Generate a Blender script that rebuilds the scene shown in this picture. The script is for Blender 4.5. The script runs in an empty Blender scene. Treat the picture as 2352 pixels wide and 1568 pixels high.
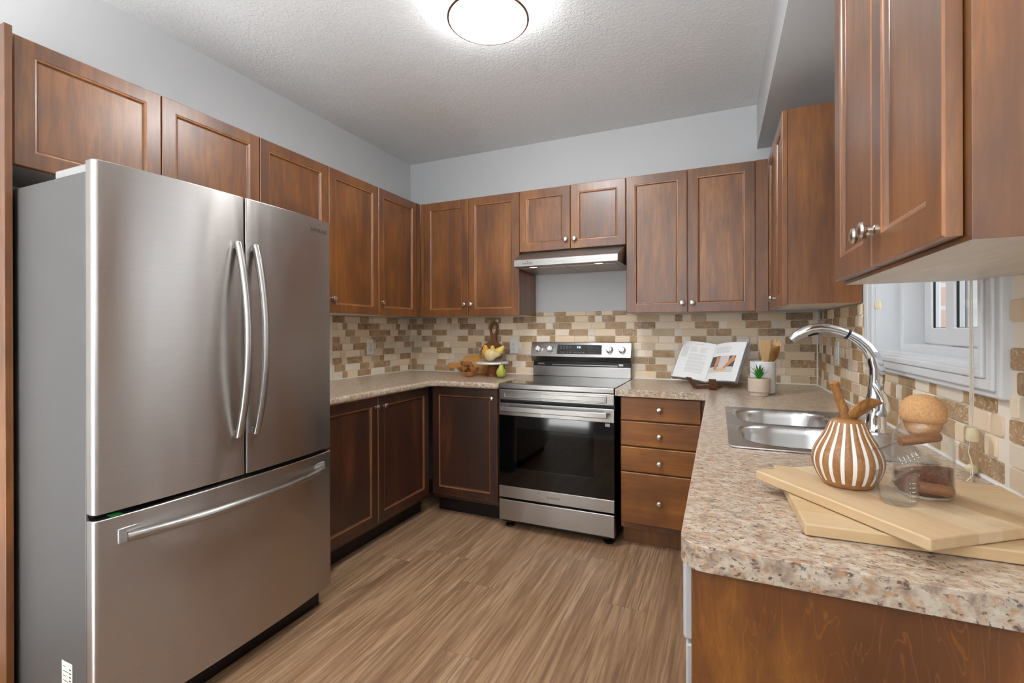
import bpy, bmesh, math, random
from mathutils import Vector, Matrix, Euler
random.seed(7)
C = bpy.context.scene.collection
sc = bpy.context.scene
R = math.radians
PI = math.pi

# ------------------------------------------------------------------ camera, world, lights, exposure
cd = bpy.data.cameras.new('camera'); cam = bpy.data.objects.new('camera', cd); C.objects.link(cam)
cd.sensor_width = 36; cd.lens = 36*1079.11/2352; cd.shift_y = -(784-761.2)/2352; cd.clip_start = .02
_y, _p, _r = .414, -.0006, -.0028
_f = Vector((-math.sin(_y), math.cos(_y), 0)); _rt = Vector((math.cos(_y), math.sin(_y), 0)); _up = Vector((0,0,1))
_f2 = _f*math.cos(_p)+_up*math.sin(_p); _u2 = _up*math.cos(_p)-_f*math.sin(_p)
_r2 = _rt*math.cos(_r)+_u2*math.sin(_r); _u3 = _u2*math.cos(_r)-_rt*math.sin(_r)
cam.matrix_world = Matrix(((_r2.x,_u3.x,-_f2.x,2.4262),(_r2.y,_u3.y,-_f2.y,-3.3542),(_r2.z,_u3.z,-_f2.z,1.2459),(0,0,0,1)))
sc.camera = cam
w = bpy.data.worlds.new('overcast_sky'); sc.world = w; w.use_nodes = True
w.node_tree.nodes['Background'].inputs[0].default_value = (.86,.93,1,1)
w.node_tree.nodes['Background'].inputs[1].default_value = 1.1
def area(name, loc, rot, sx, sy, power, col=(1,1,1)):
    l = bpy.data.lights.new(name,'AREA'); l.shape='RECTANGLE'; l.size=sx; l.size_y=sy; l.energy=power; l.color=col
    o = bpy.data.objects.new(name,l); C.objects.link(o); o.location=loc; o.rotation_euler=rot; return o
# daylight through the wide patio opening behind the camera
area('daylight_patio', (1.45,-6.35,1.35), (R(90),0,0), 2.4, 2.35, 28, (.92,.97,1))
# sun added to brighten the ceiling, bouncing off the pale floor behind the camera
sl=bpy.data.lights.new('sun','SUN'); sl.energy=44; sl.angle=R(1.2); sl.color=(.86,.94,1)
so=bpy.data.objects.new('sun',sl); C.objects.link(so); so.rotation_euler=(R(44),0,0)
# daylight through the kitchen window
area('daylight_window', (3.75,-1.6,1.75), (0,R(90),0), 1.1, 1.2, 6, (.92,.96,1))
LAMP_STRENGTH = 50
vs = sc.view_settings; vs.view_transform='Standard'; vs.look='None'; vs.exposure=0.58; vs.gamma=1; vs.use_curve_mapping=False

# ------------------------------------------------------------------ materials
def S(r,g,b):
    f = lambda c: (c/255/12.92 if c/255 <= .04045 else ((c/255+.055)/1.055)**2.4)
    return (f(r),f(g),f(b),1)
class NB:
    def __init__(s,name):
        s.m = bpy.data.materials.new(name); s.m.use_nodes=True; s.t=s.m.node_tree; s.b=s.t.nodes['Principled BSDF']
        s.out=s.t.nodes['Material Output']
    def n(s,ty,ins=None,**pr):
        n=s.t.nodes.new('ShaderNode'+ty)
        for k,v in pr.items(): setattr(n,k,v)
        for k,v in (ins or {}).items(): s.set(n.inputs[k],v)
        return n
    def set(s,sock,v):
        if isinstance(v,bpy.types.NodeSocket): s.t.links.new(v,sock)
        else: sock.default_value=v
    def ramp(s,fac,st,interp='LINEAR'):
        n=s.t.nodes.new('ShaderNodeValToRGB'); n.color_ramp.interpolation=interp; e=n.color_ramp.elements
        while len(e)<len(st): e.new(.5)
        for k,(p,c) in enumerate(st):
            e[k].position=p; e[k].color = c if isinstance(c,tuple) else (c,c,c,1)
        s.set(n.inputs[0],fac); return n.outputs[0]
    def mix(s,f,a,b,bt='MIX'):
        n=s.t.nodes.new('ShaderNodeMix'); n.data_type='RGBA'; n.blend_type=bt
        s.set(n.inputs[0],f); s.set(n.inputs[6],a); s.set(n.inputs[7],b); return n.outputs[2]
    def math(s,op,a,b=0.0,c=0.0):
        n=s.t.nodes.new('ShaderNodeMath'); n.operation=op
        s.set(n.inputs[0],a); s.set(n.inputs[1],b); s.set(n.inputs[2],c); return n.outputs[0]
    def coord(s,scale=(1,1,1),rnd=True):
        tc=s.n('TexCoord').outputs['Object']
        if rnd:
            oi=s.n('ObjectInfo').outputs['Random']
            o=s.n('VectorMath',{0:s.n('CombineXYZ',{0:oi,1:oi,2:oi}).outputs[0],1:(37,53,71)},operation='MULTIPLY').outputs[0]
            tc=s.n('VectorMath',{0:tc,1:o},operation='ADD').outputs[0]
        return s.n('Mapping',{'Vector':tc,'Scale':scale}).outputs[0]
    def noise(s,v,scale,detail=3,rough=.5,dist=0.):
        return s.n('TexNoise',{'Vector':v,'Scale':scale,'Detail':detail,'Roughness':rough,'Distortion':dist}).outputs[0]
    def bump(s,h,st,dist=.002,):
        s.set(s.b.inputs['Normal'],s.n('Bump',{'Height':h,'Strength':st,'Distance':dist}).outputs[0])
    def p(s,**k):
        for a,v in k.items(): s.set(s.b.inputs[a.replace('_',' ')],v)
        return s.m
def plain(name,col,rough=.5,metal=0.,**k):
    b=NB(name); return b.p(Base_Color=col,Roughness=rough,Metallic=metal,**k)

def mk_wood(name,c,scale=(1,1,.1),rough=.5,coat=.9,sp=9,blotch=.6,streak=False):
    b=NB(name); v=b.coord(scale)
    n1=b.noise(v,sp,6,.6,.8); n2=b.noise(v,sp*7,4,.65,.3)
    base=b.ramp(n1,[(.28,c[0]),(.5,c[1]),(.72,c[2])])
    base=b.mix(b.ramp(n2,[(.35,.55),(.6,0.)]),base,c[0])
    bl=b.noise(b.coord((1,1,.6)),3.2,3,.55,.4)
    base=b.mix(b.ramp(bl,[(.36,blotch),(.62,0.)]),base,c[3])
    if streak:
        wv=b.noise(b.coord((1,1,.16)),26,2,.5,1.6)
        base=b.mix(b.ramp(wv,[(.49,0.),(.5,.35),(.515,0.)]),base,c[2])
    b.bump(n2,.06,.001)
    return b.p(Base_Color=base,Roughness=rough,Coat_Weight=coat,Coat_Roughness=.3)
CH=(S(94,50,14),S(138,81,22),S(158,99,34),S(68,34,9))
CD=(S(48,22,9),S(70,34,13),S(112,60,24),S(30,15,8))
M={}
M['wood']=mk_wood('stained_maple',CH)
M['wood_dark']=mk_wood('blotchy_maple_shaded',CD,rough=.5)  # blotchy stain, darkened further so the colour carries the low corner's shade
M['edge_wood']=mk_wood('worn_glint_edge',(S(128,76,36),S(164,104,56),S(184,124,72),S(104,60,28)),rough=.42,blotch=.3)  # lighter bead edges: worn stain plus highlights put into the colour
M['edge_wood_dark']=mk_wood('worn_glint_edge_dark',(S(120,66,28),S(156,92,44),S(172,108,56),S(92,50,20)),rough=.42,blotch=.3)  # same edge for the dark fronts, wear and painted highlight together
M['woodh']=mk_wood('stained_maple_cross_grain',(S(116,64,14),S(156,92,22),S(176,112,34),S(90,48,10)),scale=(.1,1,1))
M['panel_wood']=mk_wood('stained_maple_end_panel',(S(104,56,14),S(140,80,22),S(186,118,40),S(88,46,10)),scale=(1,1,.22),sp=7,streak=True)
M['under']=mk_wood('pale_maple_underside',(S(216,206,192),S(230,222,212),S(238,232,224),S(210,198,182)),scale=(.12,1,1),rough=.45,coat=.1,blotch=.3,streak=False)
M['bouncetile']=plain('pale_bounce_tile',S(222,216,208),.5)  # for the added bounce floor behind the camera
M['toe']=plain('black_brown_kickboard',S(22,14,11),.5)
M['dark']=plain('dark_gap',S(16,13,12),.7)
M['black']=plain('black_plastic',S(14,14,15),.35)
M['nickel']=plain('brushed_nickel',S(205,198,188),.27,1.)
M['chrome']=plain('chrome',S(225,226,228),.06,1.)
M['white']=plain('white_paint_trim',S(216,217,219),.35)
M['plastic']=plain('white_plastic',S(232,232,228),.35)
M['ivory']=plain('ivory_plastic',S(222,208,172),.4)
M['cord']=plain('cream_cord',S(222,212,194),.7)
def mk_steel(name,col,rough=.3,aniso=.75,rot=.25,st=(1.5,1.5,260)):
    b=NB(name); v=b.coord(st,False); n=b.noise(v,1.0,3,.6)
    big=b.noise(b.coord((7,7,.7),False),1.0,4,.6,.6)
    c=b.mix(b.ramp(n,[(.3,0.),(.7,.35)]),col,tuple(x*.86 for x in col[:3])+(1,))
    b.set(b.b.inputs['Tangent'],b.n('Tangent',direction_type='RADIAL',axis='Z').outputs[0])
    r=b.math('MULTIPLY_ADD',big,.34,rough-.17)
    b.bump(n,.03,.0006)
    return b.p(Base_Color=c,Metallic=1.,Roughness=r,Anisotropic=aniso,Anisotropic_Rotation=rot)
M['steel']=mk_steel('brushed_steel',S(190,184,180),.36)
M['steel2']=mk_steel('brushed_steel_range',S(176,172,168),.33,.6)
M['hoodsteel']=mk_steel('brushed_hood_steel',S(172,168,165),.46,.2)
M['silver']=plain('pale_silver_enamel',S(206,207,209),.4,.15)
M['sinksteel']=mk_steel('satin_sink_steel',S(205,204,203),.3,.3)
M['fridgeside']=plain('grey_painted_steel',S(98,95,94),.42,.3)
M['doorside']=plain('silver_plastic_edge',S(186,184,182),.3,.6)
b=NB('black_glass'); M['blackglass']=b.p(Base_Color=S(7,7,8),Roughness=.06,Specular_IOR_Level=.5)
b=NB('ceramic_cooktop'); M['cooktop']=b.p(Base_Color=S(24,24,25),Roughness=.05,Specular_IOR_Level=.6,Coat_Weight=.3,Coat_Roughness=.03)
b=NB('wall_paint'); v=b.coord((1,1,1),False); b.bump(b.noise(v,180,2),.05,.001); M['paint']=b.p(Base_Color=S(204,204,205),Roughness=.55)
b=NB('stippled_ceiling_paint'); v=b.coord((1,1,1),False)
n=b.noise(v,55,4,.6,.7); h=b.ramp(n,[(.42,0.),(.6,1.)]); b.bump(h,.32,.004); M['ceiling']=b.p(Base_Color=S(230,230,231),Roughness=.6)
# vinyl plank floor, planks run along y
b=NB('vinyl_plank_floor'); tc=b.n('TexCoord').outputs['Object']; sx=b.n('SeparateXYZ',{0:tc}); X,Y=sx.outputs[0],sx.outputs[1]
PW,PL=.178,1.22
ix=b.math('FLOOR',b.math('DIVIDE',X,PW)); wn=b.n('TexWhiteNoise',{'W':ix},noise_dimensions='1D').outputs[0]
yo=b.math('ADD',b.math('DIVIDE',Y,PL),b.math('MULTIPLY',wn,5.3)); iy=b.math('FLOOR',yo)
pid=b.n('TexWhiteNoise',{'Vector':b.n('CombineXYZ',{0:ix,1:iy,2:0.}).outputs[0]},noise_dimensions='3D').outputs[0]
pv=b.n('CombineXYZ',{0:X,1:Y,2:b.math('MULTIPLY',pid,40.)}).outputs[0]
g1=b.noise(b.n('Mapping',{'Vector':pv,'Scale':(1,.055,1)}).outputs[0],15,6,.64,.8)
g2=b.noise(b.n('Mapping',{'Vector':pv,'Scale':(1,.03,1)}).outputs[0],120,3,.6)
g3=b.noise(b.n('Mapping',{'Vector':pv,'Scale':(1,.05,1)}).outputs[0],8.5,3,.5,.9)
col=b.ramp(g1,[(.3,S(126,94,68)),(.45,S(172,136,104)),(.6,S(192,157,124)),(.75,S(208,177,146))])
wv=b.math('FRACT',b.math('MULTIPLY',g3,7.))
col=b.mix(b.ramp(wv,[(0.,.55),(.22,0.),(.78,0.),(1.,.55)]),col,S(108,78,56))
col=b.mix(b.ramp(g2,[(.36,.7),(.56,0.)]),col,S(120,88,62))
col=b.mix(b.math('MULTIPLY',pid,.3),col,S(158,120,88))
fx=b.math('FRACT',b.math('DIVIDE',X,PW)); fy=b.math('FRACT',yo)
e1=b.math('LESS_THAN',fx,.006); e2=b.math('LESS_THAN',fy,.0016); ed=b.math('MAXIMUM',e1,e2)
col=b.mix(b.math('MULTIPLY',ed,.45),col,S(84,60,42)); b.bump(g2,.05,.001)
M['floor']=b.p(Base_Color=col,Roughness=b.math('MULTIPLY_ADD',g1,.15,.34))
# granite pattern laminate
b=NB('granite_laminate'); v=b.coord((1,1,1),False); vs1=b.n('Mapping',{'Vector':v,'Scale':(.95,1.3,1.1),'Rotation':(0,0,.3)}).outputs[0]
a=b.noise(vs1,48,6,.62,.4); col=b.ramp(a,[(.3,S(146,124,108)),(.42,S(180,158,138)),(.54,S(204,188,168)),(.66,S(214,202,186)),(.78,S(186,172,160))])
o=b.noise(vs1,62,4,.55,.5); col=b.mix(b.ramp(o,[(.52,0.),(.64,.7)]),col,S(186,138,92))
d=b.noise(vs1,120,4,.65,.4); col=b.mix(b.ramp(d,[(.56,0.),(.64,.9)]),col,S(96,80,80))
d2=b.noise(vs1,20,6,.75,.8); col=b.mix(b.ramp(d2,[(.58,0.),(.72,.6)]),col,S(130,106,96))
M['granite']=b.p(Base_Color=col,Roughness=.3,Coat_Weight=.3,Coat_Roughness=.15)
# travertine mosaic tile: colour comes per tile, with pits
b=NB('tumbled_travertine'); at=b.n('Attribute',attribute_name='tile'); v=b.coord((1,1,1),False)
n=b.noise(v,38,4,.6,.5); col=b.mix(b.ramp(n,[(.3,.5),(.7,0.)]),at.outputs[0],b.mix(.35,at.outputs[0],S(240,225,200),'MULTIPLY'))
col=b.mix(b.ramp(b.noise(v,22,4,.6),[(.4,.25),(.7,0.)]),col,S(230,214,190))
pt=b.noise(v,95,4,.72,1.2); pits=b.math('MULTIPLY',b.ramp(pt,[(.555,0.),(.60,1.)]),at.outputs['Alpha'])
col=b.mix(pits,col,S(226,206,178)); b.bump(b.noise(v,90,4,.7),.25,.002)
M['tile']=b.p(Base_Color=col,Roughness=.5)
M['grout']=plain('pale_grout',S(238,228,214),.8)
M['caulk']=plain('white_caulk',S(236,234,230),.45)
def thin_glass(name,tint,ior,rough):
    b=NB(name); tr=b.n('BsdfTransparent',{0:tint}); gl=b.n('BsdfGlossy',{'Roughness':rough})
    fc=b.n('LayerWeight',{'Blend':.5}).outputs['Facing']
    fac=b.math('MULTIPLY_ADD',b.math('POWER',fc,ior),.68,.035)
    b.t.links.new(b.n('MixShader',{0:fac,1:tr.outputs[0],2:gl.outputs[0]}).outputs[0],b.out.inputs[0]); return b.m
M['glass']=thin_glass('clear_glass',(.992,.995,.992,1),2.9,.01)
M['pane']=thin_glass('window_pane_glass',(.95,.97,.97,1),4.,.01)
M['ovenpane']=thin_glass('oven_window_glass',(.16,.16,.165,1),4.,.03)
sc.cycles.transparent_max_bounces=24
b=NB('exterior_brick'); v=b.n('TexCoord').outputs['Object']; sx=b.n('SeparateXYZ',{0:v}); bv=b.n('CombineXYZ',{0:b.math('ADD',sx.outputs[0],sx.outputs[1]),1:sx.outputs[2],2:0.}).outputs[0]
bt=b.n('TexBrick',{'Vector':bv,'Color1':S(214,176,160),'Color2':S(200,164,150),'Mortar':S(214,210,204),'Scale':1.,'Mortar Size':.008,'Brick Width':.22,'Row Height':.083}); M['brick']=b.p(Base_Color=bt.outputs[0],Roughness=.9)
def emis(name,col,st):
    b=NB(name); return b.p(Base_Color=(0,0,0,1),Emission_Color=col,Emission_Strength=st)
M['lamp']=emis('lit_diffuser',(.95,.985,1,1),LAMP_STRENGTH)
M['lampside']=emis('lit_diffuser_rim',(.95,.985,1,1),LAMP_STRENGTH*.55)
M['hoodlamp']=emis('hood_lamp_lens',(.85,.9,1,1),2.5)
M['digits']=emis('clock_digits',(.35,.7,1,1),4.)
M['rosegold']=plain('rose_metal_band',S(176,150,138),.3,1.)
M['acacia']=mk_wood('acacia_board',(S(108,66,34),S(146,94,54),S(168,114,70),S(92,54,28)),scale=(1,1,.08),sp=16,rough=.45,coat=.05,streak=False,blotch=.4)
M['bamboo']=mk_wood('bamboo_board',(S(190,134,66),S(206,152,82),S(220,168,98),S(184,126,60)),scale=(.05,1,1),sp=22,rough=.45,coat=.05,streak=False,blotch=.3)
M['bowlwood']=mk_wood('small_bowl_wood',(S(142,88,44),S(176,116,62),S(196,138,80),S(128,76,36)),scale=(1,1,.3),sp=20,rough=.4,coat=.1,streak=False,blotch=.5)
M['walnut']=mk_wood('walnut_wood',(S(86,54,34),S(120,80,54),S(150,106,74),S(70,42,26)),scale=(.2,1,1),sp=22,rough=.42,coat=.05,streak=False,blotch=.4)
M['beech']=mk_wood('pale_utensil_wood',(S(212,170,118),S(226,188,138),S(234,200,152),S(206,160,106)),scale=(1,1,.06),sp=40,rough=.5,coat=0.,streak=False,blotch=.2)
M['olive']=mk_wood('dark_spoon_wood',(S(112,72,28),S(152,104,48),S(180,130,70),S(90,54,22)),scale=(1,1,.2),sp=34,rough=.42,coat=.1,streak=False,blotch=.5)
M['handle']=mk_wood('cup_handle_wood',(S(112,74,48),S(138,96,66),S(156,114,82),S(102,66,42)),scale=(.2,.2,1),sp=40,rough=.4,coat=.1,streak=False,blotch=.2)
M['pearwood']=mk_wood('carved_pear_wood',(S(146,98,54),S(176,124,76),S(196,146,96),S(130,84,44)),scale=(1,1,1.6),sp=26,rough=.45,coat=.05,streak=True,blotch=.45)
M['burnt']=mk_wood('scorched_wood',(S(92,62,36),S(168,114,58),S(200,148,84),S(58,40,28)),scale=(1,1,.35),sp=40,rough=.45,coat=.1,streak=False,blotch=.55)
M['leafwood']=mk_wood('carved_leaf_wood',(S(128,84,40),S(196,140,74),S(222,170,100),S(76,50,30)),scale=(1,1,1),sp=46,rough=.45,coat=.1,streak=False,blotch=.3)
M['stripe']=plain('white_stripe_paint',S(238,236,232),.6)
# butcher block boards: strips by y in object space
def mk_block(name,cols,sw):
    b=NB(name); v=b.n('TexCoord').outputs['Object']; sx=b.n('SeparateXYZ',{0:v})
    i=b.math('FLOOR',b.math('DIVIDE',sx.outputs[1],sw)); r=b.n('TexWhiteNoise',{'W':i},noise_dimensions='1D').outputs[0]
    col=b.ramp(r,[(0.,cols[0]),(.35,cols[1]),(.7,cols[2]),(1.,cols[3])])
    pv=b.n('CombineXYZ',{0:sx.outputs[0],1:sx.outputs[1],2:b.math('MULTIPLY_ADD',i,3.,sx.outputs[2])}).outputs[0]
    n=b.noise(b.n('Mapping',{'Vector':pv,'Scale':(.06,1,1)}).outputs[0],60,4,.6,.4)
    col=b.mix(b.ramp(n,[(.35,.3),(.65,0.)]),col,S(196,150,96)); return b.p(Base_Color=col,Roughness=.5)
M['block']=mk_block('pale_butcher_block',(S(196,162,122),S(222,198,164),S(206,176,136),S(232,212,182)),.045)
M['block2']=mk_block('pale_butcher_block_offset',(S(212,186,148),S(196,158,112),S(218,196,160),S(206,178,138)),.06)
b=NB('cork'); v=b.coord((1,1,1)); n=b.noise(v,330,3,.7); col=b.ramp(n,[(.3,S(182,132,84)),(.5,S(200,152,102)),(.64,S(206,160,110)),(.72,S(232,200,158))]); M['cork']=b.p(Base_Color=col,Roughness=.8)
b=NB('cocoa_powder'); v=b.coord((1,1,1)); n=b.noise(v,220,4,.7); M['cocoa']=b.p(Base_Color=b.ramp(n,[(.3,S(92,56,42)),(.7,S(134,88,68))]),Roughness=.95)
b=NB('marble'); v=b.coord(); n=b.noise(v,14,5,.6,1.5); M['marble']=b.p(Base_Color=b.ramp(n,[(.46,S(236,234,234)),(.5,S(214,214,218)),(.54,S(238,236,236))]),Roughness=.25)
def mk_pear(name,a,c):
    b=NB(name); v=b.coord(); n=b.noise(v,30,4,.6); return b.p(Base_Color=b.ramp(n,[(.35,a),(.65,c)]),Roughness=.4,Subsurface_Weight=.05)
M['pear_y']=mk_pear('yellow_pear_skin',S(226,186,84),S(236,206,116))
M['pear_o']=mk_pear('golden_pear_skin',S(214,150,40),S(230,184,76))
M['pear_g']=mk_pear('green_pear_skin',S(170,172,66),S(190,190,88))
M['pear_c']=mk_pear('cream_pear_skin',S(232,200,140),S(240,214,160))
M['stemwood']=plain('dry_stem',S(58,44,30),.8)
M['paper']=plain('book_paper',S(236,236,236),.6)
M['ink']=plain('grey_print',S(186,186,188),.7)
M['cover']=plain('book_cover',S(112,114,118),.5)
M['ceramic']=plain('white_ceramic',S(232,233,235),.25)
b=NB('beige_stoneware'); v=b.coord(); n=b.noise(v,240,3,.7); b.bump(n,.5,.002); M['stone']=b.p(Base_Color=b.ramp(n,[(.35,S(196,178,160)),(.65,S(214,198,180))]),Roughness=.7)
b=NB('leaf_green'); v=b.coord((1,1,1),False); sx=b.n('SeparateXYZ',{0:v}); M['leaf']=b.p(Base_Color=b.mix(b.ramp(b.math('MULTIPLY',sx.outputs[2],6.5),[(.72,0.),(1.,1.)]),S(34,150,34),S(70,62,44)),Roughness=.45)
M['soil']=plain('pale_gravel',S(206,184,160),.9)
M['twine']=plain('jute_twine',S(204,168,116),.85)
M['print_dark']=plain('embossed_grey',S(66,63,62),.5)
M['legend']=plain('panel_legend',S(176,178,182),.5)
M['dial']=plain('polished_dial',S(222,222,224),.14,1.)
M['photo_bg']=plain('printed_photo_grey',S(86,84,84),.6); M['photo_skin']=plain('printed_photo_skin',S(206,148,104),.6)
M['photo_apron']=plain('printed_photo_apron',S(214,204,206),.6); M['photo_table']=plain('printed_photo_table',S(214,210,206),.6); M['photo_dough']=plain('printed_photo_dough',S(224,188,140),.6)
M['green']=plain('green_sticker',S(40,190,90),.5)
M['filter']=plain('hood_filter_mesh',S(176,164,152),.4,1.)
M['copper']=plain('polished_wood_base',S(128,72,42),.2)
M['mark']=plain('white_print',S(244,244,244),.6)

# ------------------------------------------------------------------ mesh builder
class B:
    def __init__(s): s.v=[]; s.f=[]; s.mi=[]; s.col=None
    def add(s,vs,fs,m=0,mx=None):
        o=len(s.v)
        s.v += [tuple(mx@Vector(p)) if mx else tuple(p) for p in vs]
        s.f += [tuple(i+o for i in f) for f in fs]; s.mi += ([m]*len(fs) if isinstance(m,int) else m)
        return s
    def box(s,x0,x1,y0,y1,z0,z1,m=0,mx=None):
        v=[(x,y,z) for z in (z0,z1) for y in (y0,y1) for x in (x0,x1)]
        return s.add(v,[(0,2,3,1),(4,5,7,6),(0,1,5,4),(2,6,7,3),(0,4,6,2),(1,3,7,5)],m,mx)
    def rings(s,rings,m=0,cap0=True,cap1=True,closed=True,mx=None,mf=None):
        n=len(rings[0]); v=[p for r in rings for p in r]; f=[]; mi=[]
        for i in range(len(rings)-1):
            for j in range(n if closed else n-1):
                k=(j+1)%n; f.append((i*n+j,i*n+k,(i+1)*n+k,(i+1)*n+j)); mi.append(mf(i,j) if mf else m)
        if cap0: f.append(tuple(range(n-1,-1,-1))); mi.append(m)
        if cap1: f.append(tuple((len(rings)-1)*n+j for j in range(n))); mi.append(m)
        return s.add(v,f,mi,mx)
    def lathe(s,prof,seg=32,m=0,mx=None,cap0=True,cap1=True,mf=None):
        rs=[[(r*math.cos(2*PI*j/seg),r*math.sin(2*PI*j/seg),z) for j in range(seg)] for r,z in prof]
        return s.rings(rs,m,cap0,cap1,True,mx,mf)
    def tube(s,pts,rad,seg=10,m=0,flat=1.,cap=True,mx=None,upv=None):
        pts=[Vector(p) for p in pts]; n=len(pts); rad=rad if isinstance(rad,(list,tuple)) else [rad]*n
        T=[(pts[min(i+1,n-1)]-pts[max(i-1,0)]).normalized() for i in range(n)]
        u=Vector(upv) if upv else (Vector((0,0,1)) if abs(T[0].z)<.9 else Vector((1,0,0)))
        rs=[]
        for i in range(n):
            a=T[i].cross(u).normalized(); c=a.cross(T[i]).normalized(); u=c if not upv else u
            rs.append([tuple(pts[i]+a*(rad[i]*math.cos(2*PI*j/seg))+c*(rad[i]*flat*math.sin(2*PI*j/seg))) for j in range(seg)])
        return s.rings(rs,m,cap,cap,True,mx)
    def prism(s,poly,h0,h1,fn=lambda a,b,h:(a,b,h),m=0,holes=(),mx=None):
        bm=bmesh.new(); es=[]
        for lp in [poly]+list(holes):
            vs=[bm.verts.new((a,b,0)) for a,b in lp]
            es += [bm.edges.new((vs[i],vs[(i+1)%len(vs)])) for i in range(len(vs))]
        bmesh.ops.triangle_fill(bm,use_beauty=True,use_dissolve=not holes,edges=es,normal=(0,0,1))
        bm.verts.index_update(); bm.verts.ensure_lookup_table()
        base=[(v.co.x,v.co.y) for v in bm.verts]; fs=[tuple(v.index for v in f.verts) for f in bm.faces]; bm.free()
        n=len(base); v=[fn(a,b2,h0) for a,b2 in base]+[fn(a,b2,h1) for a,b2 in base]
        f=[tuple(reversed(q)) for q in fs]+[tuple(i+n for i in q) for q in fs]
        o=0
        for k,lp in enumerate([poly]+list(holes)):
            L=len(lp)
            for i in range(L):
                a,c=o+i,o+(i+1)%L; f.append((a,c,c+n,a+n))
            o+=L
        s.add(v,f,m,mx)
        return s
    def build(s,name,mats,parent=None,smooth=None,bevel=0,seg=2,org=None,sub=0,solid=0):
        if not isinstance(mats,(list,tuple)): mats=[mats]
        me=bpy.data.meshes.new(name); O=Vector(org) if org is not None else None
        me.from_pydata([tuple(Vector(p)-O) for p in s.v] if O else s.v,[],s.f)
        for m in mats: me.materials.append(M[m] if isinstance(m,str) else m)
        me.polygons.foreach_set('material_index',s.mi)
        bm=bmesh.new(); bm.from_mesh(me); bmesh.ops.recalc_face_normals(bm,faces=bm.faces); bm.to_mesh(me); bm.free()
        if s.col:
            a=me.color_attributes.new('tile','FLOAT_COLOR','POINT'); a.data.foreach_set('color',[c for q in s.col for c in q])
        if smooth is not None:
            me.polygons.foreach_set('use_smooth',[True]*len(me.polygons)); me.set_sharp_from_angle(angle=R(smooth))
        o=bpy.data.objects.new(name,me); C.objects.link(o)
        if parent: o.parent=parent
        if bevel:
            md=o.modifiers.new('bevel','BEVEL'); md.width=bevel; md.segments=seg; md.limit_method='ANGLE'; md.angle_limit=R(40)
            if smooth is None:
                me.polygons.foreach_set('use_smooth',[True]*len(me.polygons)); me.set_sharp_from_angle(angle=R(40)); md.harden_normals=True
        if sub:
            md=o.modifiers.new('sub','SUBSURF'); md.levels=sub; md.render_levels=sub
        return o
def thing(name,label,cat,loc=(0,0,0),rz=0,group=None):
    o=bpy.data.objects.new(name,None); C.objects.link(o); o.location=loc; o.rotation_euler=(0,0,rz); o.empty_display_size=.05
    return tag(o,label,cat,group)
def tag(o,label,cat,group=None):
    o['label']=label; o['category']=cat
    if group: o['group']=group
    return o
def struct(o): o['kind']='structure'; return o
def kid(o,label): o['label']=label; return o
def text(body,size,loc,rot,mat,parent,name,ex=.0004,align='CENTER',sx=1.):
    cu=bpy.data.curves.new(name,'FONT'); cu.body=body; cu.size=size; cu.extrude=ex; cu.align_x=align; cu.align_y='CENTER'; cu.materials.append(M[mat])
    cu.space_character=1.12
    q=bpy.data.objects.new(name,cu); C.objects.link(q); bpy.context.view_layer.update()
    me=bpy.data.meshes.new_from_object(q.evaluated_get(bpy.context.evaluated_depsgraph_get())); bpy.data.objects.remove(q); me.name=name
    o=bpy.data.objects.new(name,me); C.objects.link(o); o.location=loc; o.rotation_euler=rot; o.scale=(sx,1,1); o.parent=parent; return o
def rrect(x0,x1,y0,y1,r,n=6):
    p=[]
    for cx,cy,a0 in ((x1-r,y1-r,0),(x0+r,y1-r,90),(x0+r,y0+r,180),(x1-r,y0+r,270)):
        for k in range(n+1):
            a=R(a0+90*k/n); p.append((cx+r*math.cos(a),cy+r*math.sin(a)))
    return p
def axis_mx(loc,d,up=(0,0,1)):
    z=Vector(d).normalized(); u=Vector(up)
    if abs(z.dot(u))>.95: u=Vector((1,0,0))
    x=u.cross(z).normalized(); y=z.cross(x)
    return Matrix(((x.x,y.x,z.x,loc[0]),(x.y,y.y,z.y,loc[1]),(x.z,y.z,z.z,loc[2]),(0,0,0,1)))

# ------------------------------------------------------------------ room shell
H=2.678; XR=2.981; CT=.914; UB=1.358; UT=2.223; UF=.328; YB=-6.2; WT=.17
struct(B().box(-.2,XR+.2,-3.32,.2,-.1,0).build('floor','floor'))
struct(B().box(-.2,XR+.2,YB-1.5,-3.32,-.1,0).build('floor','bouncetile'))  # unseen pale floor, added to bounce neutral light upward
struct(B().box(-.2,XR+.2,YB-.2,.2,H,H+.1).build('ceiling','ceiling'))
wl=struct(B().box(-.15,0,YB,.15,0,H).build('wall_left','paint'))
wb=struct(B().box(0,XR,0,.15,0,H).build('wall_back','paint'))
WY0,WY1,WZ0,WZ1=-1.985,-1.172,1.166,2.12
wr=struct(B().prism([(YB,0),(.15,0),(.15,H),(YB,H)],XR,XR+WT,lambda a,b,h:(h,a,b),holes=[[(WY0,WZ0),(WY1,WZ0),(WY1,WZ1),(WY0,WZ1)]]).build('wall_right','paint'))
struct(B().prism([(0,0),(XR,0),(XR,H),(0,H)],YB-.15,YB,lambda a,b,h:(a,h,b),holes=[[(.2,.02),(2.7,.02),(2.7,2.56),(.2,2.56)]]).build('wall_front','paint'))
dr=struct(B().prism([(.12,0),(2.78,0),(2.78,2.64),(.12,2.64)],YB-.02,YB+.02,lambda a,b,h:(a,h,b),holes=[[(.2,.02),(2.7,.02),(2.7,2.56),(.2,2.56)]]).build('door_1','white',bevel=.004))
struct(B().box(1.0,XR,-3.60,-3.48,0,1.08).build('wall_light_block','paint'))   # unseen half-height wall, added to keep floor bounce off the low fronts
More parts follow.
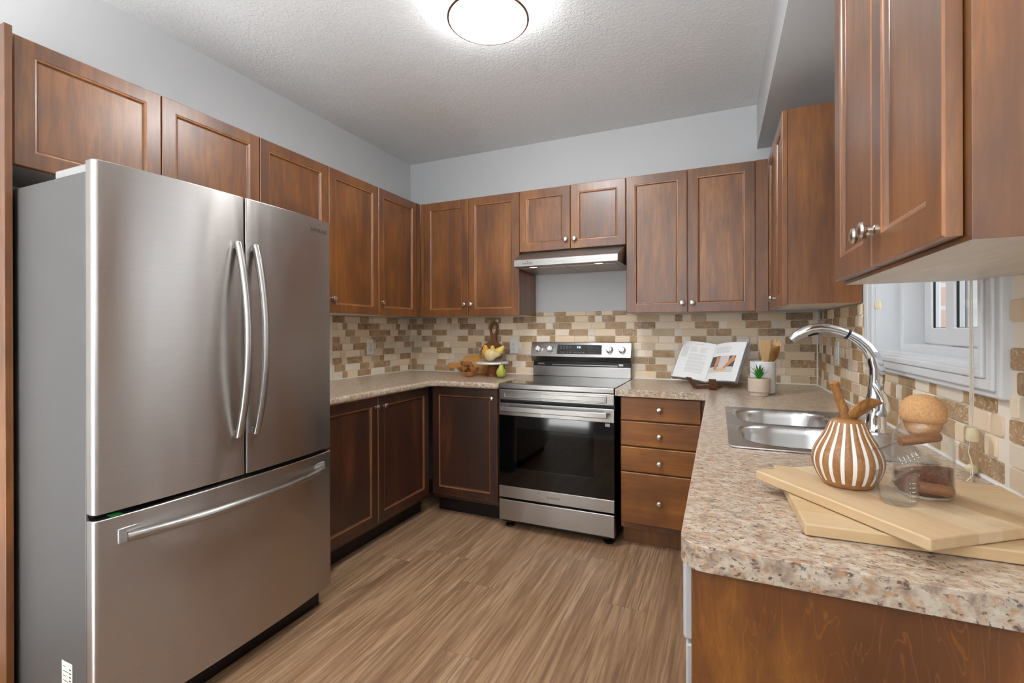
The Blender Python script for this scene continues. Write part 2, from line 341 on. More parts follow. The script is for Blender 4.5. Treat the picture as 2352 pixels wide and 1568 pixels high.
struct(B().box(2.652,XR,YB,0,2.397,H).build('trim_1','paint'))   # boxed-in bulkhead over the right-hand cabinets

# backsplash tiles; row edges in millimetres along the wall, letter = stone tone
TB='''a 2 64s 120c 263s 367c 412b 468c 561s 718c 861s 964t 1010d 1059d 1158s 1310c 1458b 1560t 1608b 1662c 1757s 1909t 2057g 2157c 2205d 2262c 2354g 2562c 2656d 2808t 2953d 2987t
b 2 86b 140b 237g 391c 485t 637d 685c 744c 813g 988c 1084t 1234b 1288c 1336b 1436b 1582t 1685t 1832b 1887c 1933s 2031d 2182c 2283t 2429b 2482c 2584t 2730b 2783c 2835t 2930d 2987c
c 2 67c 112b 219c 364b 413c 564c 611b 711g 815c 960s 1012c 1162c 1210b 1309b 1413c 1558b 1611c 1758t 1807b 1905s 2009c 2154g 2207c 2356t 2406b 2504b 2657t 2706b 2805d 2882c 2987c
d 1 116c 166b 263g 416c 465c 562b 714t 860s 939t 1017c 1159s 1265c 1309b 1457t 1559t 1611c 1755b 1857t 1906b 2052t 2157c 2203b 2256c 2354b 2507c 2533s 2608c 2650t 2805c 2852d 2950g 2986c
e 1 40s 96c 197c 335b 391c 486t 638t 690b 800t 870c 934b 1039c 1159t 1265c 1374t 1508b 1647c 1782t 1874b 1937c 2028t 2181c 2211t 2300c 2387b 2472t 2540c 2611t 2655s 2731c 2800t 2880g 2986d
f 1 116g 265c 313s 410s 564c 612b 661g 769c 892t 912s 1010s 1112c 1265t 1393b 1555c 1693t 1804b 1879c 1909c 2011c 2154b 2153s 2251c 2339t 2433b 2518c 2587t 2657c 2702s 2745c 2802g 2959t 2986d
g 1 87t 139t 288t 388c 443c 550t 666c 769b 902t 990c 1086b 1159b 1314c 1460t 1601b 1738c 1865t 1887b 1981s 2030b 2162c 2231t 2323b 2410c 2487t 2566c 2657t 2709b 2752c 2781c 2833t 2978s 2986c
h 1 66b 121t 265c 357s 453c 614t 743c 902b 958s 1012c 1067c 1159s 1314t 1460c 1601b 1738c 1878t 1962c 2105b 2190c 2291t 2379b 2472c 2551t 2600t 2673b 2756c 2807c 2959t 2986b
i 0 89b 142b 242c 385b 436b 507c 666t 769c 902b 987b 1112t 1314c 1460t 1601b 1737c 1887t 2033t 2132b 2136t 2181b 2231b 2331c 2418t 2479c 2548b 2596t 2691c 2756b 2780b 2835c 2932g 2986s
x 1152 1218s 1299t 1393b 1544t 1612t 1657b 1739t 1836b'''
TL='''a -902 -789d -632c -538b -490c -328c -186b -22c -5d
b -902 -861c -808c -762b -654c -515d -412s -257c -205t -159b -52c -5b
c -903 -780c -688s -532t -487b -337b -284s -181t -84s -5c
d -903 -835b -783c -732t -635g -506t -485b -337s -230t -184b -130b -29g -6c
e -903 -811s -703c -543b -453t -360g -209c -102c -6b
f -903 -833c -786t -633c -580t -512s -480c -378t -235s -181t -6c
g -903 -815s -763t -610s -504t -409g -359b -203c -157t -6b
h -904 -884c -786b -633c -536b -480t -434b -285s -179c -23t -6b
i -904 -809c -761b -658t -513b -353c -262g -207s -157s -47c -7b'''
TR='''a -39 -101c -153d -208c -298d -457c -594d -758t -907b -983c -2083s -2092b -2114c
b -38 -227c -369s -412b -425c -465b -571s -725c -775b -874b -982c -2060b -2114t
c -37 -131t -269c -377t -493c -593t -698b -751c -856t -982b -2114c
d -37 -151c -287t -390t -493b -607c -738t -801c -896b -982t -2060b -2114s
e -36 -67d -181c -264d -410c -460b -584t -663c -724t -819c -981b -2083t -2113b
f -36 -146s -244c -379b -443c -459b -591t -635b -743b -901c -949b -993s -1248c -1405t -1552b -1657c -1703b -1857c -1906b -2009s -2092c
g -35 -118b -266s -459c -605b -721t -775c -929c -1022b -1073b -1156c -1249t -1327t -1381b -1435c -1531b -1682c -1727s -1882s -1983t -2035t -2113s
h -35 -138b -199c -325b -442c -590c -696s -800b -952t -1048t -1129b -1224t -1310b -1404b -1544t -1642c -1729t -1811b -1861t -1957s -2010t -2113c
i -34 -117s -265c -391b -582t -722s -774b -832c -922s -1043c -1173t -1283c -1400b -1544t -1642c -1729b -1833c -1986s -2035s -2113t'''
TONE={'c':((242,228,208),.05),'t':((236,212,180),.15),'b':((166,128,80),.3),'s':((158,118,70),1.),'g':((188,164,130),.5),'d':((122,88,40),.6)}
def tiles(txt,fn,parent,Z0=.9185,PH=.0488,lim=None):
    bb=B(); bb.col=[]; G=.0016
    for line in txt.strip().split('\n'):
        t=line.split(); row=t[0]; cur=int(t[1])/1000; k='ihgfedcbax'.index(row)
        z0=Z0+k*PH; z1=z0+PH if row!='x' else z0+.034
        for q in t[2:]:
            e=int(q[:-1])/1000; tone=q[-1]; a,c=sorted((cur,e)); cur=e
            if c-a<.012: continue
            za,zb=z0+G,z1-G; a+=G; c-=G
            if lim:
                za,zb,a,c=lim(za,zb,a,c)
                if zb-za<.006 or c-a<.006: continue
            j=lambda: random.uniform(-.0012,.0012)
            def ring(i,d): return [fn(x+j()*(i>0),z+j()*(i>0),d) for x,z in rrect(a+i,c-i,za+i,zb-i,min(.005,(c-a)/3,(zb-za)/3),2)]
            rs=[ring(0,.001),ring(0,.0055),ring(.0018,.0078)]
            o=len(bb.v); bb.rings(rs,0,False,True)
            (r,g,b2),sp=TONE[tone]; kf=random.uniform(.93,1.06); w2=random.uniform(-4,4)
            cc=S(r*kf,g*kf+w2*.3,b2*kf+w2); cc=(cc[0],cc[1],cc[2],sp*random.uniform(.6,1.))
            bb.col += [cc]*(len(bb.v)-o)
    return bb.build('mosaic_tile','tile',parent,smooth=30)
struct(B().box(.004,XR-.004,-.004,0,CT,UB+.002).box(1.153,1.889,-.004,0,UB,1.392).build('tile_grout','grout',wb))
struct(tiles(TB,lambda x,z,d:(x,-d,z),wb))
struct(B().box(0,.004,-1.72,-.004,CT,UB+.002).build('tile_grout','grout',wl))
struct(tiles(TL,lambda y,z,d:(d,y,z),wl))
# continue the right wall's mosaic toward the camera
struct(B().box(XR-.004,XR,-2.62,-.004,CT,1.105).box(XR-.004,XR,-1.09,-.004,1.105,UB).box(XR-.004,XR,-2.62,-2.055,1.105,UB).build('tile_grout','grout',wr))
TR2='\n'.join(l+' '+' '.join('%d%s'%(-2113-int(x),random.choice('cctbs')) for x in (98,147,250,300,400,450,507)) for l in TR.strip().split('\n'))
def rlim(za,zb,a,c):
    if c>-2.055 and a<-1.085:          # window casing
        if a<-2.055 and c<-1.9: c=-2.057
        elif c>-1.085: a=-1.083
        else: zb=min(zb,1.103)
    return za,zb,a,c
struct(tiles(TR2,lambda y,z,d:(XR-d,y,z),wr,lim=rlim))
struct(B().tube([(.009,-1.7,CT+.002),(.009,-.009,CT+.002)],.005,6).build('caulk_line','caulk',wl)); struct(B().tube([(.009,-.009,CT+.002),(1.14,-.009,CT+.002)],.005,6).build('caulk_line','caulk',wb))
struct(B().tube([(1.89,-.009,CT+.002),(XR-.009,-.009,CT+.002)],.006,6).build('caulk_line','caulk',wb)); struct(B().tube([(XR-.009,-.009,CT+.002),(XR-.009,-2.57,CT+.002)],.006,6).build('caulk_line','caulk',wr))
struct(B().box(.001,.011,-.011,-.001,CT,UB).build('caulk_line','caulk',wb)); struct(B().box(XR-.0105,XR-.001,-.0105,-.001,CT,UB).build('caulk_line','caulk',wr))

# window: casing, jamb lining, frame, two sliding sashes, panes
win=struct(B().prism([(-2.06,1.1),(-1.082,1.1),(-1.082,2.2),(-2.06,2.2)],XR-.022,XR+.004,lambda a,b,h:(h,a,b),holes=[[(WY0,WZ0),(WY1,WZ0),(WY1,WZ1),(WY0,WZ1)]]).build('window_1','white',bevel=.005,seg=3))
def frame(y0,y1,z0,z1,wd,x0,x1): return B().prism([(y0,z0),(y1,z0),(y1,z1),(y0,z1)],x0,x1,lambda a,b,h:(h,a,b),holes=[[(y0+wd,z0+wd),(y1-wd,z0+wd),(y1-wd,z1-wd),(y0+wd,z1-wd)]])
cas=frame(-2.045,-1.097,1.115,2.185,.026,XR-.03,XR-.02); f2=frame(-2.012,-1.14,1.14,2.15,.018,XR-.034,XR-.02); cas.add(f2.v,f2.f)
struct(cas.build('casing_moulding','white',win,bevel=.006,seg=3))
struct(frame(WY0-.002,WY1+.002,WZ0-.002,WZ1+.002,.006,XR-.01,3.075).build('jamb_lining','white',win))
struct(frame(WY0,WY1,WZ0,WZ1,.03,3.045,3.145).build('window_frame','white',win,bevel=.003))
ym=-1.5
for (y0,y1,x) in ((ym-.03,WY1-.035,3.105),(WY0+.03,ym+.02,3.07)):
    sh=struct(frame(y0,y1,WZ0+.032,WZ1-.03,.055,x,x+.028).build('sash','white',win,bevel=.004))
    struct(frame(y0+.052,y1-.052,WZ0+.084,WZ1-.082,.0045,x+.008,x+.014).build('glazing_bead','dark',sh))
    struct(B().box(x+.012,x+.016,y0+.05,y1-.05,WZ0+.08,WZ1-.08).build('glass_pane','pane',sh))
struct(B().prism([(-4,-.2),(1,-.2),(1,3),(-4,3)],3.168,3.32,lambda a,b,h:(h,a,b),holes=[[(-2.06,1.1),(-1.135,1.1),(-1.135,2.2),(-2.06,2.2)]]).build('wall_exterior','brick'))
struct(frame(-2.06,-1.135,1.1,2.2,.03,3.152,3.166).build('trim_2','white'))

# ------------------------------------------------------------------ cabinets
def knob_b(x,z,y=0.):
    b=B(); b.lathe([(.0085,0),(.0085,.003),(.0055,.005),(.005,.013),(.009,.015),(.0145,.018),(.0158,.022),(.014,.026),(.008,.0285),(.001,.029)],24,0,axis_mx((x,y,z),(0,-1,0)))
    return b
def door(parent,x0,x1,z0,z1,knob=None,wood='wood',name='door'):
    fw=.052
    prof=[(0,.020),(0,.003),(.003,0),(fw,0),(fw+.002,.0022),(fw+.006,.0028),(fw+.008,.004),(fw+.011,.009),(fw+.014,.010),(fw+.014,.018)]
    rs=[[(x0+i,d,z0+i),(x1-i,d,z0+i),(x1-i,d,z1-i),(x0+i,d,z1-i)] for i,d in prof]
    fr=B().rings(rs,0,False,False,mf=lambda i,j:1 if i in (1,3,4,5) else 0).add([rs[0][k] for k in range(4)]+[rs[-1][k] for k in range(4)],[(0,1,5,4),(1,2,6,5),(2,3,7,6),(3,0,4,7)]).build(name,[wood,'edge_'+wood],parent)
    B().box(x0+fw+.010,x1-fw-.010,.0101,.016,z0+fw+.010,z1-fw-.010).build('panel',wood,fr)
    if knob: kid(knob_b(*knob).build('knob','nickel',fr,smooth=35),'brushed nickel knob')
    return fr
def drawer(parent,x0,x1,z0,z1,knob):
    prof=[(0,.020),(0,.006),(.002,.002),(.006,0)]
    rs=[[(x0+i,d,z0+i),(x1-i,d,z0+i),(x1-i,d,z1-i),(x0+i,d,z1-i)] for i,d in prof]
    fr=B().rings(rs).build('drawer','woodh',parent)
    kid(knob_b(*knob).build('knob','nickel',fr,smooth=35),'brushed nickel knob')
def cab(label,loc,rz,w,h,depth,doors,z0=0.,toe=0.,x0=0.,group=None,name='wall_cabinet',cat='cabinet',under='under',hollow=False,wood='wood'):
    t=thing(name,label,cat,loc,R(rz),group)
    b=B().box(x0,w,.022,depth,z0+toe,h)
    if hollow: b=B().box(x0,x0+.018,.022,depth,toe,h).box(w-.018,w,.022,depth,toe,h).box(x0,w,.022,depth,toe,toe+.018).box(x0,w,depth-.01,depth,toe,h).box(x0,w,.022,.04,h-.03,h)
    b.mi[0]=1 if not toe else 0
    b.build('carcass',[wood,under],t,bevel=.001)
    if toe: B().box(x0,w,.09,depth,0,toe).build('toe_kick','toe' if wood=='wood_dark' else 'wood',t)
    for d in doors: door(t,*d,wood=wood)
    return t
g=.0015
UH=UT-UB
kz=.087
GU='stained wood wall cabinets'
# left wall, viewed from the room: local x runs toward the back wall
t=cab('brown two-door wall cabinet directly above the steel refrigerator',(UF,-2.606,0),90,.899,UT,UF-.002,[(0,.443,1.795,UT-.002),(.447,.897,1.795,UT-.002)],z0=1.797,group=GU)
t=cab('brown two-door wall cabinet between the refrigerator and the corner cabinet',(UF,-1.706,0),90,.892,UT,UF-.002,[(0,.449,UB,UT-.002,(.424,UB+kz)),(.453,.891,UB,UT-.002,(.478,UB+kz))],z0=UB+.004,group=GU)
t=cab('narrow single-door brown wall cabinet in the left back corner',(UF,-.812,0),90,.482,UT,UF-.002,[(.001,.437,UB,UT-.002,(.028,UB+kz))],z0=UB+.004,group=GU)
B().box(.440,.482,.001,.02,UB,UT-.002).build('filler_strip','wood',t)
# back wall
t=cab('brown two-door wall cabinet above the fruit stand, left of the hood',(.351,-UF,0),0,.801,UT,UF-.002,[(.012,.392,UB,UT-.002,(.366,UB+kz)),(.396,.800,UB,UT-.002,(.421,UB+kz))],z0=UB+.004,group=GU)
B().box(-.0215,.010,.001,.02,UB,UT-.002).build('filler_strip','wood',t)
t=cab('short two-door brown wall cabinet directly above the range hood',(1.154,-UF,0),0,.734,UT,UF-.002,[(.001,.367,1.797,UT-.002,(.338,1.797+.062)),(.371,.733,1.797,UT-.002,(.399,1.797+.062))],z0=1.799,group=GU)
t=cab('tall two-door brown wall cabinet right of the hood with greyish sheen',(1.890,-UF,0),0,.798,UT,UF-.002,[(.001,.364,UB,UT-.002,(.336,UB+.056)),(.368,.730,UB,UT-.002,(.394,UB+.056))],z0=UB+.004,group=GU)
B().box(.734,.795,.001,.02,UB-.004,UT-.002).build('filler_strip','wood',t)
# right wall
RX=2.687; t=cab('brown two-door wall cabinet in the right corner before the window',(RX,-.331,0),-90,.632,UT,XR-RX-.002,[(.002,.312,UB,UT-.002,(.288,UB+.05)),(.316,.628,UB,UT-.002,(.342,UB+.05))],z0=UB+.004,group=GU)
t=cab('large two-door brown wall cabinet nearest the camera, above the cutting boards',(RX,-1.983,0),-90,.622,UT,XR-RX-.002,[(.002,.300,UB+.006,UT-.002,(.274,UB+.07)),(.304,.605,UB+.006,UT-.002,(.330,UB+.07))],z0=UB-.002,group=GU)
# end panel beside the refrigerator
tag(B().box(.002,.368,-2.642,-2.622,0,UT+.002).build('end_panel','wood',bevel=.002),'tall narrow brown end panel on the left side of the refrigerator','panel')
# base cabinets
BF=.619; GB='stained wood base cabinets'
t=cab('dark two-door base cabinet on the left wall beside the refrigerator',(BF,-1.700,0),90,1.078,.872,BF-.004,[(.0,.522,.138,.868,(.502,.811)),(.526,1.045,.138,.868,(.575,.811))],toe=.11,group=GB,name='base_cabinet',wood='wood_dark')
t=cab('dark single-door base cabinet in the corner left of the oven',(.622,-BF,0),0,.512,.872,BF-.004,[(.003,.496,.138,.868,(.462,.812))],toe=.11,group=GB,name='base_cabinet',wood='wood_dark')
t=cab('brown base cabinet with four drawers right of the oven',(1.906,-BF,0),0,.495,.872,BF-.004,[],toe=.11,group=GB,name='drawer_cabinet')
for z0,z1,zk in ((.734,.868,.802),(.588,.730,.653),(.442,.584,.503),(.145,.438,.281)): drawer(t,.001,.434,z0,z1,(.217,zk))
t=cab('brown base cabinet under the sink, its doors facing the floor',(2.402,-.660,0),-90,1.262,.872,XR-2.402-.004,[(.004,.40,.138,.868,(.262,.81)),(.404,.80,.138,.868,(.752,.81)),(.804,1.26,.138,.868,(.828,.81))],toe=.11,group=GB,name='base_cabinet',hollow=True)
# dishwasher
t=thing('dishwasher','silver dishwasher at the near end of the right counter','dishwasher',(2.70,-2.24,0))
O=(2.70,-2.24,0)
B().box(2.42,2.96,-2.535,-1.935,.02,.868).build('tub','black',t,org=O)
B().box(2.376,2.42,-2.537,-1.932,.12,.735).build('door','silver',t,org=O,bevel=.004)
B().box(2.372,2.42,-2.537,-1.932,.74,.866).build('control_panel','silver',t,org=O,bevel=.006)
B().box(2.45,2.47,-2.535,-1.935,.0,.115).build('toe_kick','black',t,org=O)
tag(B().box(2.386,XR-.002,-2.562,-2.541,0,.872).build('end_panel','panel_wood',bevel=.0015),'wide brown end panel with wavy grain under the near counter end','panel')

# ------------------------------------------------------------------ worktops
CF=.654
def worktop(poly,holes,label):
    o=B().prism(poly,.874,CT,holes=holes).build('countertop','granite',bevel=.0165,seg=5)
    return tag(o,label,'countertop')
def arc(cx,cy,r,a0,a1,n=6): return [(cx+r*math.cos(R(a0+(a1-a0)*k/n)),cy+r*math.sin(R(a0+(a1-a0)*k/n))) for k in range(n+1)]
worktop([(.002,-1.69),(CF,-1.69)]+arc(CF+.05,-CF-.05,.05,180,90,4)+[(1.140,-CF),(1.140,-.002),(.002,-.002)],[],'L-shaped brown granite-look countertop between the refrigerator and range')
SKO=(2.645,-1.505,CT)
worktop([(1.884,-.002),(1.884,-CF)]+[(2.369,-CF)]+arc(2.369+.04,-2.575+.04,.04,180,270)+[(XR-.002,-2.575),(XR-.002,-.002)],[rrect(2.475,2.83,-1.855,-1.155,.03,3)],'long granite-look countertop with the sink under the window')

# ------------------------------------------------------------------ sink
t=thing('kitchen_sink','double bowl stainless steel sink set in the right counter','sink',(2.645,-1.505,CT)); O=(2.645,-1.505,CT)
bowls=[(2.49,2.80,-1.494,-1.172),(2.49,2.80,-1.842,-1.520)]
B().prism(rrect(2.452,2.925,-1.884,-1.128,.02,4),CT+.001,CT+.006,holes=[rrect(*q,.11,8) for q in bowls]).build('rim','sinksteel',t,org=O,bevel=.002)
for q in bowls:
    x0,x1,y0,y1=q; rs=[]
    for i,z,r in ((-.004,.0065,.113),(.0,.0055,.11),(.004,-.004,.107),(.008,-.02,.104),(.014,-.15,.1),(.03,-.172,.085),(.06,-.178,.06)):
        rs.append([(a,c,CT+z) for a,c in rrect(x0+i,x1-i,y0+i,y1-i,r,8)])
    bo=B().rings(rs,0,False,True).build('bowl','sinksteel',t,org=O,smooth=60)
    B().lathe([(.045,0),(.043,.003),(.03,.002),(.0,.0015)],24,0,Matrix.Translation(((x0+x1)/2,(y0+y1)/2,CT-.1785))).build('drain','chrome',bo,org=O,smooth=40)

# ------------------------------------------------------------------ faucet
t=thing('kitchen_faucet','chrome pull-out faucet with a high arched spout behind the sink','faucet',(2.885,-1.515,CT+.006)); O=(2.885,-1.515,CT+.006)
FY=-1.515
B().lathe([(.036,0),(.036,.004),(.031,.008),(.028,.02),(.027,.075),(.0285,.09),(.027,.105),(.022,.125),(.021,.15)],32,0,Matrix.Translation(O)).build('body','chrome',t,org=O,smooth=40)
sp=[(2.885,1.055),(2.888,1.09),(2.888,1.125),(2.880,1.16),(2.862,1.192),(2.838,1.216),(2.813,1.232)]
B().tube([(x,FY,z) for x,z in sp],[.0205,.021,.021,.020,.0185,.017,.0158],20).build('spout','chrome',t,org=O,smooth=60)
B().tube([(2.815,FY,1.231),(2.809,FY,1.2345)],.0165,20).build('collar','black',t,org=O,smooth=40)
wd=[(2.809,1.2345),(2.785,1.245),(2.76,1.2515),(2.735,1.254),(2.712,1.251),(2.69,1.242),(2.668,1.228),(2.652,1.214)]
hd=B().tube([(x,FY,z) for x,z in wd],[.0155,.0155,.016,.017,.0178,.0182,.0175,.013],20,flat=.92).build('spray_head','chrome',t,org=O,smooth=60)
B().tube([(2.73,FY,1.2385),(2.715,FY,1.2365),(2.70,FY,1.230)],[.006,.008,.006],10).build('spray_button','black',hd,org=O,smooth=60)
B().tube([(2.895,FY-.02,.985),(2.898,FY-.034,1.0),(2.893,FY-.042,1.03),(2.882,FY-.044,1.06),(2.872,FY-.04,1.082)],[.020,.019,.014,.012,.010],16,flat=.7).build('lever','chrome',t,org=O,smooth=60)

# ------------------------------------------------------------------ refrigerator
t=thing('refrigerator','stainless French-door refrigerator with bottom freezer drawer on the left','refrigerator',(.42,-2.165,0)); O=(.42,-2.165,0)
FY0,FY1,FS=-2.612,-1.716,-2.163
B().box(.05,.752,FY0+.004,FY1-.004,.085,1.712).build('cabinet_body','fridgeside',t,org=O,bevel=.004)
B().box(.06,.75,FY0+.03,FY1-.03,.0,.09).build('base_grille','black',t,org=O)
def fx(y):
    s=(y-(FY0+FY1)/2)/((FY1-FY0)/2); return .800+.028*(1-abs(s)**2.6)
def fdoor(y0,y1,z0,z1,name,rl,rr):
    n=26; pts=[]; D=.762
    for k in range(n+1):
        y=y0+(y1-y0)*k/n; x=fx(y)
        pts.append((x,y))
    # rounded outer corners
    def rnd(p,r,left):
        q=[]
        for (x,y) in p:
            d=(y-y0) if left else (y1-y)
            if d<r: x-= r-math.sqrt(max(0,r*r-(r-d)**2))
            q.append((x,y))
        return q
    fine=[]
    for k in range(9): fine.append(y0+rl*(1-math.cos(PI/2*k/8)))
    for k in range(1,n): 
        y=y0+rl+(y1-rr-y0-rl)*k/n; fine.append(y)
    for k in range(9): fine.append(y1-rr*(1-math.sin(PI/2*(k)/8)) )
    pts=[(fx(y),y) for y in fine]
    pts=rnd(pts,rl,True); pts=rnd(pts,rr,False)
    b=B(); poly=[(D,y0)]+pts+[(D,y1)]
    b.prism(poly,z0,z1,lambda a,c,h:(a,c,h)); nf=len(poly)
    return b.build(name,'steel',t,org=O,smooth=35,bevel=.003)
for (a,c,nm) in ((FY0,FS-.0025,'door'),(FS+.0025,FY1,'door')):
    L=a==FY0; d=fdoor(a,c,.722,1.742,nm,0.014 if L else .006,.006 if L else 0.014)
    # vertical bow handle
    hy=(FS-.035) if L else (FS+.035); hp=[]
    for k in range(15):
        s=k/14*2-1; hp.append((fx(hy)+.012+.052*(1-s*s),hy,1.218+.349*s))
    B().tube(hp,.0135,14,upv=(0,1,0),flat=1.0).build('handle','steel2',d,org=O,smooth=50)
    for zz in (.876,1.560): B().box(fx(hy)-.002,fx(hy)+.016,hy-.010,hy+.010,zz-.014,zz+.014).build('handle_mount','steel2',d,org=O,bevel=.003)
B().box(.756,.764,FY0+.004,FY1-.004,.71,.735).box(.752,.7625,FY0+.006,FY1-.006,.10,1.735).build('gasket','black',t,org=O)
d=fdoor(FY0,FY1,.098,.706,'freezer_drawer',.014,.014)
hp=[]
for k in range(17):
    s=k/16*2-1; y=-2.163+.375*s; hp.append((fx(y)+.004+.042*(1-s*s)+.006,y,.640))
B().tube(hp,.0145,14,upv=(0,0,1)).build('handle','steel2',d,org=O,smooth=50)
for s in (-1,1):
    y=-2.163+.35*s; B().box(fx(y)-.006,fx(y)+.0015,y-.045,y+.045,.622,.668).build('handle_recess','doorside',d,org=O,bevel=.006)
for yy in (FY0+.05,FY1-.05): B().box(.56,.79,yy-.035,yy+.035,1.712,1.742).build('hinge_cover','doorside',t,org=O,bevel=.006)
tx=text('SAMSUNG',.021,(fx(-1.80)-.42+.0014,.367,1.690),(R(90),0,R(96.6)),'print_dark',t,'brand_lettering')
B().box(.775,.797,FY0+.045,FY0+.072,.7062,.7075).build('sticker','green',t,org=O)
st=kid(B().box(.622,.680,FY0+.0025,FY0+.0035,.14,.266).build('rating_label','plastic',t,org=O),'white paper label')
lb=B()
for k in range(8):
    lb.box(.629,.629+random.uniform(.012,.034),FY0+.0022,FY0+.003,.25-.014*k,.2515-.014*k)
for k in range(9): lb.box(.664,.673,FY0+.0022,FY0+.003,.245-.011*k,.249-.011*k)
lb.build('fine_print','print_dark',st,org=O)

# ------------------------------------------------------------------ range
t=thing('electric_range','stainless electric range with black oven door between the cabinets','oven',(1.5125,-.33,0)); O=(1.5125,-.33,0)
x0,x1,FY=1.1465,1.879,-.656
B().box(x0+.004,x1-.004,-.612,-.02,.03,.66).box(x0+.004,x1-.004,-.612,-.02,.66,.895).build('body','black',t,org=O)
B().box(x0,x1,-.645,-.03,.895,.9165).build('cooktop','cooktop',t,org=O,bevel=.002)
ap=B().box(x0,x1,FY,-.612,.884,.917).box(x0,x1,FY+.002,-.612,.814,.882); a2=B()
ap.build('front_apron','steel2',t,org=O,bevel=.006,seg=3)
B().prism(rrect(x0+.035,x1-.045,.826,.870,.008,3),FY-.006,FY+.003,lambda a,b2,h:(a,h,b2),holes=[rrect(x0+.046,x1-.056,.835,.861,.005,3)]).build('apron_moulding','steel2',t,org=O,bevel=.003)
dz0,dz1=.198,.796
dd=B().prism([(x0,dz0),(x1,dz0),(x1,dz1),(x0,dz1)],FY+.004,-.614,lambda a,b2,h:(a,h,b2),holes=[rrect(1.27,1.756,.388,.640,.006,3)]).build('oven_door','blackglass',t,org=O,bevel=.002)
B().box(x0,x1,FY,FY+.02,.716,dz1).build('top_strip','steel2',dd,org=O,bevel=.004)
B().box(x0,x1,FY,FY+.02,dz0,.272).build('bottom_strip','steel2',dd,org=O,bevel=.004)
B().box(1.268,1.758,FY+.010,FY+.014,.386,.642).build('oven_window','ovenpane',dd,org=O)
B().box(1.25,1.77,-.611,-.18,.37,.372,0).box(1.25,1.77,-.2,-.18,.37,.66).box(1.248,1.25,-.611,-.18,.37,.66).box(1.77,1.772,-.611,-.18,.37,.66).build('oven_cavity','fridgeside',t,org=O)
rk=B()
for zz in (.46,.55):
    for k in range(3): rk.tube([(1.26,-.6+.14*k,zz),(1.76,-.6+.14*k,zz)],.0022,6)
rk.build('oven_rack','steel2',t,org=O)
B().box(x0+.030,x1-.032,FY-.052,FY-.034,.748,.781).build('handle','steel2',dd,org=O,bevel=.005,seg=3)
for xx in (x0+.05,x1-.05): B().box(xx-.014,xx+.014,FY-.045,FY+.004,.752,.778).build('handle_mount','steel2',dd,org=O,bevel=.003)
B().box(x0,x1,FY,-.614,.055,.186).build('storage_drawer','steel2',t,org=O,bevel=.006,seg=3)
for xx in (x0+.05,x1-.05):
    for yy in (-.59,-.1): B().lathe([(.028,0),(.028,.012),(.012,.018),(.012,.035)],8,0,Matrix.Translation((xx,yy,0))).build('foot','black',t,org=O)
text('SAMSUNG',.017,(1.51-O[0],FY-.0006-O[1],.234),(R(90),0,0),'print_dark',t,'brand_lettering')
B().box(1.825,1.852,FY+.0032,FY+.0038,.694,.712).build('sticker','legend',dd,org=O)
# back console
bg=B().box(1.152,1.874,-.062,-.02,.915,.990).build('backguard','steel2',t,org=O,bevel=.004)
B().box(1.156,1.870,-.055,-.02,.988,1.026).build('vent_slot','black',t,org=O)
vv=B()
vv.box(1.19,1.24,-.059,-.05,1.0,1.012).box(1.30,1.78,-.058,-.05,.998,1.003).box(1.79,1.82,-.059,-.05,1.0,1.014)
vv.build('vent_trim','steel2',t,org=O)
pr=[(-.018,1.024),(-.072,1.024),(-.107,1.062),(-.105,1.068),(-.079,1.160),(-.074,1.166),(-.018,1.166)]
co=B().rings([[(xx,a,c) for a,c in pr] for xx in (1.149,1.880)]).build('control_console','steel2',t,org=O,bevel=.002)
nrm=Vector((0,-math.cos(R(15.8)),math.sin(R(15.8)))); up=Vector((0,math.sin(R(15.8)),math.cos(R(15.8))))
def onf(x,s,d=0): # s = 0 bottom .. 1 top of the sloped face
    return Vector((x,-.105+.026*s,1.068+.092*s))+nrm*d
def fmx(x,s,d): 
    p=onf(x,s,d); X=Vector((1,0,0)); return Matrix(((1,up.x,nrm.x,p.x),(0,up.y,nrm.y,p.y),(0,up.z,nrm.z,p.z),(0,0,0,1)))
dp=B().box(-.163,.163,-.034,.034,0,.0015,0,fmx(1.515,.5,0)).build('display_panel','blackglass',co,org=O)
for (cx,cy,n,dx) in ((-.135,.024,4,.022),(-.135,.010,4,.022),(-.135,-.021,2,.02),(-.085,-.021,2,.022),(-.03,-.021,4,.021),(.07,.022,3,.017),(.07,.009,3,.017),(.07,-.005,3,.017),(.07,-.020,3,.017)):
    lg=B()
    for k in range(n):
        ww=.006 if cx<.05 else .0012
        lg.box(cx+dx*k-ww,cx+dx*k+ww,cy-.0016,cy+.0016,.0016,.002,0,fmx(1.515,.5,0))
    lg.build('panel_legend','legend',co,org=O)
tx=text('7:8',.02,onf(1.512,.66,.0022)-Vector(O),(R(90-15.8),0,0),'digits',co,'clock_digits')
for xx in (1.21,1.302,1.735,1.820):
    k=B().lathe([(.0245,0),(.0245,.004),(.021,.007),(.020,.024),(.017,.027),(0,.027)],32,0,fmx(xx,.5,0)).build('control_knob','dial',co,org=O,smooth=35)
    B().box(-.004,.004,-.019,.019,.026,.033,0,fmx(xx,.5,0)).build('knob_grip','dial',k,org=O,bevel=.001)
    B().box(-.006,.006,-.020,-.010,.0262,.0285,0,fmx(xx,.5,0)).build('knob_pointer','black',k,org=O)

